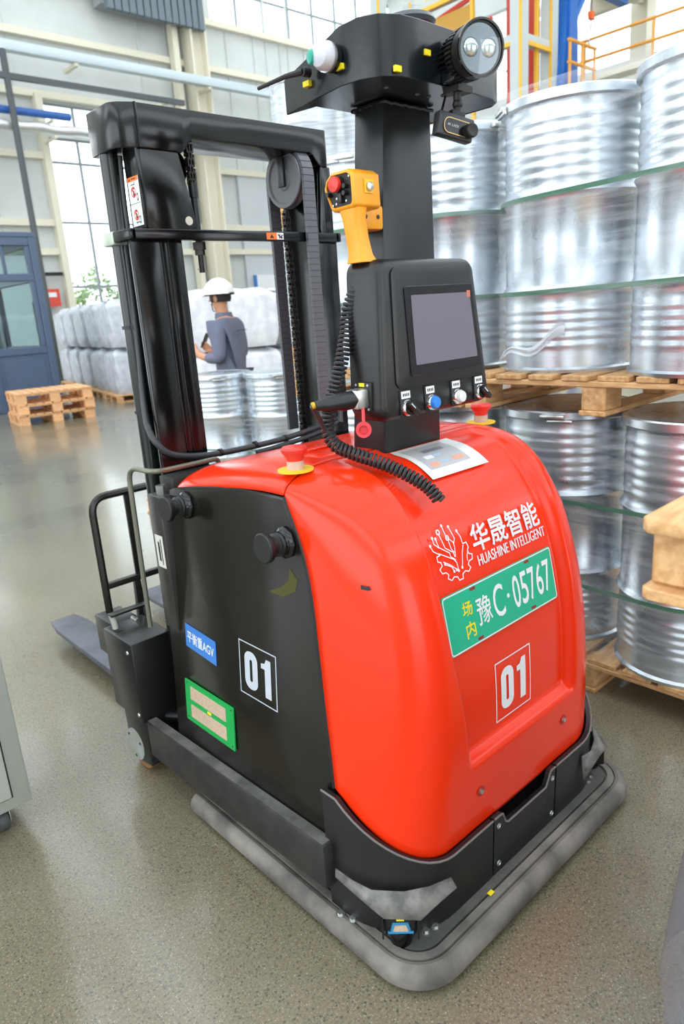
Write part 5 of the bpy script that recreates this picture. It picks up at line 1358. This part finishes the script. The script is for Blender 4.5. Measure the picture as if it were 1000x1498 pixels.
# large pulley with cable-carrier belt
pc_ = Vector((1.612, 1.965, 1.922))
pu = B().lathe([(0.0, -0.014), (0.03, -0.014), (0.034, -0.010), (0.07, -0.010), (0.076, -0.016), (0.086, -0.016), (0.088, -0.012), (0.082, 0.0), (0.088, 0.012), (0.086, 0.016), (0.0, 0.016)], p0=pc_, axis=(1, 0, 0), n=40).build('pulley', mat('pulley_grey', '#64666B', 0.45), agv)
B().box(1.588, 1.597, 1.95, 1.985, 1.90, 1.99).build('pulley_hanger', SATIN, pu, bevel=0.003)
bw = 0.022; pr_ = 0.094
path = [(1.965 - pr_, 1.045 + 0.0195 * k) for k in range(45)]
path += [(1.965 - pr_ * math.cos(PI * k / 14), 1.922 + pr_ * math.sin(PI * k / 14)) for k in range(15)]
path += [(1.965 + pr_, 1.90 - 0.0195 * k) for k in range(43)]
b = B()
for (y0, z0), (y1, z1) in zip(path[:-1], path[1:]):
    dv = Vector((0, y1 - y0, z1 - z0)); l = dv.length; dv.normalize(); nn = Vector((0, -dv.z, dv.y))
    c0 = Vector((1.625, y0, z0)) + dv * l * 0.03; c1 = Vector((1.625, y1, z1)) - dv * l * 0.03
    P = []
    for c in (c0, c1):
        for dx, dn in ((-bw, -0.006), (bw, -0.006), (bw, 0.006), (-bw, 0.006)): P.append(c + Vector((dx, 0, 0)) + nn * dn)
    b.hexa(P)
stuff(b.build('cable_carrier', mat('carrier_grey', '#5E6066', 0.5), agv, smooth=0))
cc_ = B()
for (y0, z0), (y1, z1) in zip(path[:-1], path[1:]):
    dv = Vector((0, y1 - y0, z1 - z0)).normalized(); nn = Vector((0, -dv.z, dv.y)); P = []
    for c in (Vector((1.625, y0, z0)), Vector((1.625, y1, z1))):
        for dx, dn in ((-0.018, -0.004), (0.018, -0.004), (0.018, 0.004), (-0.018, 0.004)): P.append(c + Vector((dx, 0, 0)) + nn * dn)
    cc_.hexa(P)
cc_.build('carrier_core', PLAS, agv, smooth=0)
# load carriage, backrest and forks
B().box(1.03, 1.71, 2.06, 2.12, 0.30, 0.42).build('carriage_bar', SATIN, agv, bevel=0.006)
B().box(1.03, 1.71, 2.06, 2.12, 0.06, 0.14).build('carriage_bar', SATIN, agv, bevel=0.006)
BY = 2.35
bk_ = mat('backrest_steel', '#34332F', 0.3, metal=0.4)
fr0 = [(0.93, BY, 0.50), (0.93, BY, 0.925), (1.80, BY, 0.925), (1.80, BY, 0.50)]
B().tube(arcpath(fr0, 0.06), 0.014, n=8).build('load_backrest', bk_, agv)
B().box(0.94, 1.79, BY - 0.012, BY + 0.012, 0.585, 0.607).build('backrest_bar', bk_, agv, bevel=0.003)
for x in (1.068, 1.36, 1.65): B().box(x - 0.016, x + 0.016, BY - 0.006, BY + 0.006, 0.607, 0.915).build('backrest_bar', bk_, agv, bevel=0.002)
for x in (1.05, 1.66): B().hexa([(x - 0.02, BY - 0.02, 0.36), (x + 0.02, BY - 0.02, 0.36), (x + 0.02, BY + 0.01, 0.36), (x - 0.02, BY + 0.01, 0.36), (x - 0.012, BY - 0.012, 0.59), (x + 0.012, BY - 0.012, 0.59), (x + 0.012, BY + 0.006, 0.59), (x - 0.012, BY + 0.006, 0.59)]).build('backrest_strut', bk_, agv, bevel=0.002)
for x in (1.05, 1.66): B().box(x - 0.02, x + 0.02, 2.12, BY, 0.34, 0.38).build('backrest_arm', SATIN, agv, bevel=0.003)
FK = mat('fork_steel', '#5E6168', 0.5, metal=0.3, color2='#4C4F57', vscale=10)
for x0, x1 in ((1.03, 1.19), (1.53, 1.69)):
    b = B()
    b.hexa([(x0, 2.15, 0.045), (x1, 2.15, 0.045), (x1, 3.30, 0.075), (x0, 3.30, 0.075), (x0, 2.15, 0.085), (x1, 2.15, 0.085), (x1, 3.30, 0.098), (x0, 3.30, 0.098)])
    b.prism([(x0, 3.30), (x1, 3.30), (x1 - 0.02, 3.42), (x0 + 0.02, 3.42)], lambda u, v: (u, v, 0.076), lambda u, v: (u, v, 0.097))
    b.box(x0, x1, 2.12, 2.16, 0.045, 0.44)
    b.build('fork', FK, agv, bevel=0.004)
# --- front left drive box, leg and caster
CB = mat('box_black', '#1B1B1B', 0.28, rvar=0.15, vscale=8)
bx_ = B().box(0.838, 0.985, 2.00, 2.205, 0.222, 0.512).build('drive_box', CB, agv, bevel=0.006)
for y, z in ((2.03, 0.475), (2.02, 0.250)): B().lathe([(0.0, 0), (0.007, 0), (0.006, 0.003), (0, 0.0035)], p0=(0.838, y, z), axis=(-1, 0, 0), n=12).build('screw', STEEL, bx_)
B().prism(rrect(0.85, 0.885, 2.13, 2.19, 0.012, 4), lambda u, v: (u, v, 0.5115), lambda u, v: (u, v, 0.5130)).build('cable_slot', PLAS, bx_, smooth=0)
B().tube(smoothpath([(0.865, 2.16, 0.505), (0.866, 2.165, 0.53), (0.862, 2.17, 0.56)], 4), 0.010, n=10).build('cable', mat('cable_grey', '#B9B6AE', 0.5), bx_)
hk_ = B().box(0.855, 0.985, 2.155, 2.185, 0.556, 0.564).box(0.985, 0.993, 2.155, 2.185, 0.512, 0.564).build('cable_bracket', CB, bx_, bevel=0.002)
B().cyl((0.93, 2.12, 0.53), (0.93, 2.16, 0.53), 0.008, n=12).build('bolt', STEEL, bx_)
B().box(0.88, 0.98, 2.205, 2.37, 0.36, 0.50).build('backrest_mount', SATIN, agv, bevel=0.004)
lg_ = B().prism([(2.005, 0.050), (2.12, 0.030), (2.16, 0.10), (2.165, 0.222), (2.0, 0.222)], lambda u, v: (0.848, u, v), lambda u, v: (0.945, u, v)).build('caster_housing', CB, agv, bevel=0.005)
B().cyl((0.858, 2.10, 0.085), (0.935, 2.10, 0.085), 0.085, n=36).build('caster_wheel', mat('wheel_tan', '#9A6B3A', 0.5), agv, bevel=0.006)
cap_ = B().lathe([(0.0, 0.0), (0.058, 0.0), (0.058, 0.004), (0.0, 0.005)], p0=(0.847, 2.105, 0.098), axis=(-1, 0, 0), n=36).build('wheel_cover', mat('cover_zinc', '#B4BCC0', 0.45, metal=0.3, color2='#A9A48C', vscale=16), lg_)
for a in (0.6, 2.7, 4.8): B().cyl((0.8425, 2.105 + 0.046 * math.cos(a), 0.098 + 0.046 * math.sin(a)), (0.841, 2.105 + 0.046 * math.cos(a), 0.098 + 0.046 * math.sin(a)), 0.005, n=8).build('screw', PLAS, cap_)
B().box(0.945, 1.02, 2.01, 2.15, 0.07, 0.20).build('axle_block', SATIN, agv, bevel=0.004)
B().tube([(0.93, 2.0, 0.21), (0.97, 1.93, 0.22), (1.02, 1.86, 0.23)], 0.020, n=12).build('brake_link', SATIN, agv)
B().cyl((0.875, 2.0, 0.18), (0.875, 1.985, 0.18), 0.014, n=14).build('bolt', SATIN, agv)
# mirrored right leg
B().box(2 * CX - 0.985, 2 * CX - 0.838, 2.00, 2.205, 0.222, 0.512).build('drive_box', CB, agv, bevel=0.006)
B().prism([(2.005, 0.050), (2.12, 0.030), (2.16, 0.10), (2.165, 0.222), (2.0, 0.222)], lambda u, v: (2 * CX - 0.848, u, v), lambda u, v: (2 * CX - 0.945, u, v)).build('caster_housing', CB, agv, bevel=0.005)
B().cyl((2 * CX - 0.858, 2.10, 0.085), (2 * CX - 0.935, 2.10, 0.085), 0.085, n=36).build('caster_wheel', MATS['wheel_tan'], agv, bevel=0.006)
# --- hoses
hs = B().tube(smoothpath([(1.020, 1.990, 1.90), (1.014, 1.985, 1.72), (1.008, 1.98, 1.5), (0.985, 1.955, 1.27), (0.965, 1.91, 1.20), (0.97, 1.878, 1.155), (1.01, 1.866, 1.118), (1.11, 1.86, 1.097), (1.26, 1.86, 1.092), (1.43, 1.86, 1.096), (1.60, 1.87, 1.11), (1.72, 1.90, 1.12)], 10), 0.0095, n=12).build('hydraulic_hose', mat('hose_black', '#2E3236', 0.4), agv)
for x in (1.17, 1.305, 1.43): B().cyl((x - 0.005, 1.86, 1.095), (x + 0.005, 1.86, 1.0955), 0.0125, n=14).build('cable_tie', PLAS, hs)
B().tube(smoothpath([(1.30, 1.85, 1.072), (1.43, 1.85, 1.078), (1.58, 1.86, 1.09), (1.70, 1.87, 1.115)], 8), 0.008, n=10).build('hydraulic_hose', MATS['hose_black'], agv)
B().tube(smoothpath([(1.665, 1.96, 1.40), (1.67, 1.93, 1.30), (1.68, 1.86, 1.20), (1.63, 1.80, 1.12)], 8), 0.009, n=10).build('hydraulic_hose', MATS['hose_black'], agv)
B().box(1.60, 1.64, 1.85, 1.90, 1.05, 1.12).build('hose_block', SATIN, agv, bevel=0.004)
B().tube(smoothpath([(1.030, 1.975, 1.95), (1.022, 1.972, 1.80), (1.024, 1.972, 1.45), (1.03, 1.97, 1.1)], 6), 0.007, n=10).build('mast_hose', SATIN, agv)

# ================================================================ REMOTE CONTROL (hangs in its bracket)
rm = thing('remote_control', 'orange hand-held remote with red stop button hanging beside the black post', 'remote', (1.22, 1.17, 1.58))

ro = [(1.172, 1.716), (1.180, 1.710), (1.245, 1.708), (1.252, 1.716), (1.270, 1.758), (1.262, 1.776), (1.244, 1.790), (1.190, 1.790), (1.174, 1.780)]
ri = [(1.180, 1.722), (1.184, 1.718), (1.240, 1.716), (1.246, 1.722), (1.261, 1.758), (1.254, 1.772), (1.240, 1.782), (1.192, 1.782), (1.181, 1.774)]
B().loft([[(1.228, u, v) for u, v in ro], [(1.150, u, v) for u, v in ro], [(1.144, u, v) for u, v in ri], [(1.153, u, v) for u, v in ri]]).build('housing', ORG, rm, bevel=0.003)
B().loft([[(1.154, u, v) for u, v in ri], [(1.150, u, v) for u, v in ri]]).build('face_plate', PLAS, rm, smooth=0)
sbt = B().cyl((1.150, 1.222, 1.762), (1.146, 1.222, 1.762), 0.0175, n=20).build('stop_collar', PLAS, rm)
B().lathe([(0.0, 0.0), (0.012, 0.0), (0.0155, 0.004), (0.0165, 0.008), (0.0155, 0.014), (0.0, 0.017)], p0=(1.146, 1.222, 1.762), axis=(-1, 0, 0), n=28).build('stop_button', REDB, sbt)
for y, z in ((1.196, 1.756), (1.198, 1.742), (1.250, 1.745)): B().cyl((1.150, y, z), (1.138, y, z), 0.005, n=12).build('toggle', SATIN, rm)
B().box(1.140, 1.150, 1.208, 1.220, 1.724, 1.745).build('rocker_switch', SATIN, rm, bevel=0.002)
for y, z in ((1.230, 1.735), (1.232, 1.724), (1.200, 1.727), (1.243, 1.722), (1.188, 1.775), (1.250, 1.765), (1.222, 1.740)): B().cyl((1.150, y, z), (1.148, y, z), 0.0025, n=8).build('screw', STEEL, rm)
yp = B().box(1.178, 1.206, 1.1705, 1.1722, 1.740, 1.768).build('yellow_plate', mat('plate_yellow', '#F0B92A', 0.4), rm, smooth=0)
B().lathe([(0.0, 0), (0.0095, 0), (0.0095, 0.005), (0.006, 0.007), (0.0, 0.007)], p0=(1.192, 1.1708, 1.753), axis=(0, -1, 0), n=20).build('key_switch', STEEL, yp)
hr = []
for k, (x, y, z, w, dd) in enumerate(((1.172, 1.205, 1.712, 0.021, 0.030), (1.172, 1.203, 1.69, 0.020, 0.024), (1.176, 1.200, 1.65, 0.020, 0.023), (1.181, 1.198, 1.615, 0.021, 0.025), (1.183, 1.197, 1.603, 0.024, 0.029), (1.183, 1.197, 1.597, 0.025, 0.030))):
    hr.append([(x + u, y + v, z) for u, v in rrect(-w, w, -dd, dd, 0.012, 4)])
B().loft(hr).build('handle', ORG, rm, bevel=0.001, seg=1)
# coiled cord from the handle, behind the console, down over the hood and back to the plug
mainp = smoothpath([(1.184, 1.197, 1.600), (1.180, 1.20, 1.57), (1.160, 1.225, 1.50), (1.145, 1.225, 1.44), (1.120, 1.225, 1.37), (1.10, 1.24, 1.30), (1.085, 1.245, 1.24), (1.085, 1.225, 1.195), (1.105, 1.175, 1.172), (1.137, 1.12, 1.150), (1.170, 1.075, 1.122), (1.195, 1.035, 1.092), (1.207, 1.010, 1.060)], 30)
helix = []; acc = 0.0; a_ = None; n_ = len(mainp)
dist = [0.0]
for p, q in zip(mainp[:-1], mainp[1:]): dist.append(dist[-1] + (q - p).length)
total = dist[-1]; turns = total / 0.0105; steps = int(turns * 10)
import bisect
prevA = Vector((1, 0, 0))
for k in range(steps + 1):
    d_ = total * k / steps; i = max(0, min(n_ - 2, bisect.bisect_right(dist, d_) - 1)); t = (d_ - dist[i]) / max(1e-9, dist[i + 1] - dist[i])
    p = mainp[i].lerp(mainp[i + 1], t); dr_ = (mainp[i + 1] - mainp[i]).normalized()
    prevA = (prevA - prevA.dot(dr_) * dr_).normalized(); bb = dr_.cross(prevA)
    ph = 2 * PI * turns * k / steps; R_ = 0.0135 * min(1.0, 0.25 + d_ / 0.10)
    helix.append(p + prevA * math.cos(ph) * R_ + bb * math.sin(ph) * R_)
B().tube(helix, 0.0040, n=6).build('coiled_cord', mat('cord_black', '#2A2B2D', 0.45), rm)
B().tube(smoothpath([(1.010, 1.207, 1.296), (1.045, 1.225, 1.262), (1.075, 1.235, 1.225), (1.105, 1.20, 1.185), (1.13, 1.15, 1.165)], 8), 0.0055, n=8).build('straight_cord', MATS['cord_black'], rm)

# ================================================================ THE MAN
PM = (3.79, 5.66)
def skin_mesh(name, V, E, Rd, m, parent, sub=2, root=0):
    me = bpy.data.meshes.new(name); me.from_pydata(V, E, [])
    o = bpy.data.objects.new(name, me); COL.objects.link(o)
    sm = o.modifiers.new('skin', 'SKIN'); sm.use_smooth_shade = True
    lay = me.skin_vertices[0].data if me.skin_vertices else None
    if lay is None:
        bm = bmesh.new(); bm.from_mesh(me); bm.verts.layers.skin.verify(); bm.to_mesh(me); bm.free(); lay = me.skin_vertices[0].data
    for i, r in enumerate(Rd): lay[i].radius = r if isinstance(r, tuple) else (r, r); lay[i].use_root = (i == root)
    ss = o.modifiers.new('sub', 'SUBSURF'); ss.levels = sub; ss.render_levels = sub
    dg = bpy.context.evaluated_depsgraph_get()
    m2 = bpy.data.meshes.new_from_object(o.evaluated_get(dg))
    bpy.data.objects.remove(o)
    m2.name = name; m2.materials.clear(); m2.materials.append(m); m2.shade_smooth()
    r = bpy.data.objects.new(name, m2); COL.objects.link(r); r.parent = parent; ORIGIN[r.name] = Vector((0, 0, 0))
    return r
man = thing('person', 'person in grey work jacket and white helmet, seen from behind, looking at a phone', 'person', (PM[0], PM[1], 0))
# faces local +y turned: built facing local -x (picture left), back towards the camera
man.rotation_euler = (0, 0, math.radians(-60))
ORIGIN[man.name] = Vector((0, 0, 0))
V = [(0, 0, 0.98), (0, 0, 1.18), (0.0, 0.0, 1.40), (-0.01, 0, 1.50), (-0.045, 0, 1.575), (-0.05, 0, 1.66), (-0.045, 0, 1.73),
     (0, 0.10, 0.92), (-0.02, 0.11, 0.50), (0.03, 0.11, 0.08), (-0.13, 0.12, 0.03),
     (0, -0.10, 0.92), (-0.02, -0.11, 0.50), (0.03, -0.11, 0.08), (-0.13, -0.12, 0.03),
     (0, 0.20, 1.43), (0.02, 0.25, 1.14), (-0.19, 0.17, 1.16), (-0.26, 0.14, 1.20),
     (0, -0.20, 1.43), (0.02, -0.25, 1.14), (-0.19, -0.17, 1.16), (-0.27, -0.14, 1.20)]
Eg = [(0, 1), (1, 2), (2, 3), (3, 4), (4, 5), (5, 6), (0, 7), (7, 8), (8, 9), (9, 10), (0, 11), (11, 12), (12, 13), (13, 14), (2, 15), (15, 16), (16, 17), (17, 18), (2, 19), (19, 20), (20, 21), (21, 22)]
Rd = [(0.12, 0.15), (0.11, 0.14), (0.11, 0.16), 0.055, 0.06, 0.085, 0.075, 0.085, 0.06, 0.042, 0.04, 0.085, 0.06, 0.042, 0.04, 0.055, 0.045, 0.036, 0.03, 0.055, 0.045, 0.036, 0.03]
# fingers of both hands
fb0 = len(V)
for s_, hv in ((1, 18), (-1, 22)):
    hx, hy, hz = V[hv]
    for k, (dy, dz, ln_) in enumerate(((0.0, 0.028, 0.07), (0.0, 0.010, 0.075), (0.0, -0.008, 0.07), (0.0, -0.025, 0.055))):
        i0 = len(V); V += [(hx - 0.04, hy - s_ * 0.01, hz + dz + 0.02), (hx - 0.04 - ln_ * 0.5, hy - s_ * 0.02, hz + dz + 0.045), (hx - 0.04 - ln_ * 0.55, hy - s_ * 0.045, hz + dz + 0.06)]
        Eg += [(hv, i0), (i0, i0 + 1), (i0 + 1, i0 + 2)]; Rd += [0.011, 0.009, 0.008]
    i0 = len(V); V += [(hx - 0.01, hy - s_ * 0.025, hz + 0.045), (hx - 0.035, hy - s_ * 0.045, hz + 0.085)]; Eg += [(hv, i0), (i0, i0 + 1)]; Rd += [0.012, 0.010]
body = skin_mesh('body', V, Eg, Rd, SKIN, man, 2)
# face
fb_ = B(); fb_.loft([[(-0.128, -0.012, 1.655), (-0.128, 0.012, 1.655), (-0.122, 0.008, 1.69), (-0.122, -0.008, 1.69)], [(-0.158, -0.014, 1.648), (-0.158, 0.014, 1.648), (-0.134, 0.006, 1.69), (-0.134, -0.006, 1.69)]])
fb_.build('nose', SKIN, man, bevel=0.004)
for s_ in (-1, 1):
    B().sphere((-0.118, 0.032 * s_, 1.692), 0.013, 10).build('eye', HAIR, man)
    B().sphere((-0.045, 0.088 * s_, 1.67), 0.03, 10, (0.7, 0.35, 1.1)).build('ear', SKIN, man)
B().box(-0.134, -0.126, -0.024, 0.024, 1.617, 1.625).build('mouth', mat('lips', '#A0605A', 0.5), man, bevel=0.003)
# jacket over trunk and arms
Vj = [(0, 0, 0.95), (0, 0, 1.18), (0, 0, 1.40), (-0.005, 0, 1.50), (0, 0.205, 1.43), (0.02, 0.255, 1.14), (-0.16, 0.18, 1.155), (0, -0.205, 1.43), (0.02, -0.255, 1.14), (-0.16, -0.18, 1.155), (0, 0, 0.80)]
jk = skin_mesh('jacket', Vj, [(10, 0), (0, 1), (1, 2), (2, 3), (2, 4), (4, 5), (5, 6), (2, 7), (7, 8), (8, 9)], [(0.15, 0.18), (0.145, 0.175), (0.15, 0.19), 0.072, 0.078, 0.066, 0.050, 0.078, 0.066, 0.050, (0.15, 0.185)], CLOTH, man, 2, 1)
B().lathe([(0.078, 1.48), (0.085, 1.50), (0.076, 1.545), (0.068, 1.545), (0.070, 1.48)], p0=(-0.022, 0, 0), n=24, cap=False).build('collar', CLOTH, man)
B().box(0.140, 0.152, -0.10, 0.10, 1.375, 1.382).build('yoke_seam', TROU, man, smooth=0)
Vt = [(0, 0, 0.98), (0, 0.10, 0.90), (-0.02, 0.11, 0.50), (0.03, 0.11, 0.08), (0, -0.10, 0.90), (-0.02, -0.11, 0.50), (0.03, -0.11, 0.08)]
skin_mesh('trousers', Vt, [(0, 1), (1, 2), (2, 3), (0, 4), (4, 5), (5, 6)], [(0.13, 0.17), 0.105, 0.08, 0.075, 0.105, 0.08, 0.075], TROU, man, 2)
for s_ in (-1, 1): B().loft([[(0.08 * c - 0.03 + (-0.06 if c < 0 else 0), 0.115 * s_ + 0.045 * q, z) for c, q in [(math.cos(2 * PI * k / 20), math.sin(2 * PI * k / 20)) for k in range(20)]] for z in (0.0, 0.05)] + [[(0.05 * c + 0.01, 0.115 * s_ + 0.045 * q, 0.10) for c, q in [(math.cos(2 * PI * k / 20), math.sin(2 * PI * k / 20)) for k in range(20)]]]).build('shoe', PLAS, man, bevel=0.004)
B().sphere((-0.035, 0, 1.685), 0.102, 20, (1.0, 0.92, 1.0), -0.45).build('hair', HAIR, man)
hm = B().sphere((-0.045, 0, 1.715), 0.135, 28, (1.06, 0.92, 1.0), 0.0).build('helmet', HELM, man)
B().lathe([(0.135, 0.0), (0.142, -0.004), (0.146, -0.010), (0.138, -0.012), (0.130, 0.0)], p0=(-0.045, 0, 1.717), n=28, cap=False).build('helmet_rim', HELM, hm)
B().prism([(-0.150, -0.085), (-0.150, 0.085), (-0.205, 0.06), (-0.222, 0.0), (-0.205, -0.06)], lambda u, v: (u, v, 1.700 - 0.1 * (-0.15 - u)), lambda u, v: (u, v, 1.708 - 0.1 * (-0.15 - u))).build('helmet_peak', HELM, hm, bevel=0.002)
B().tube([(-0.045 + 0.137 * math.cos(a), 0.118 * math.sin(a), 1.708) for a in [PI * 2 * k / 28 for k in range(28)]], 0.011, n=6, closed=True).build('head_band', PLAS, hm)
B().tube(smoothpath([(-0.05, -0.118, 1.70), (-0.075, -0.105, 1.62), (-0.105, -0.03, 1.565), (-0.105, 0.03, 1.565), (-0.075, 0.105, 1.62), (-0.05, 0.118, 1.70)], 6), 0.005, n=6).build('chin_strap', PLAS, hm)
c_ = Matrix.Rotation(math.radians(-60), 4, 'Z') @ Vector((-0.345, 0.125, 1.285))
ph = thing('mobile_phone', 'dark mobile phone held up in the hands of the man', 'phone', (PM[0] + c_.x, PM[1] + c_.y, c_.z - 0.05))
ph.rotation_euler = (0, 0.5, math.radians(-60)); ORIGIN[ph.name] = Vector((0, 0, 0))
B().box(-0.005, 0.005, -0.038, 0.038, 0.0, 0.15).build('case', PLAS, ph, bevel=0.003)
B().box(0.005, 0.0056, -0.034, 0.034, 0.006, 0.144).build('screen', SCRN, ph, smooth=0)
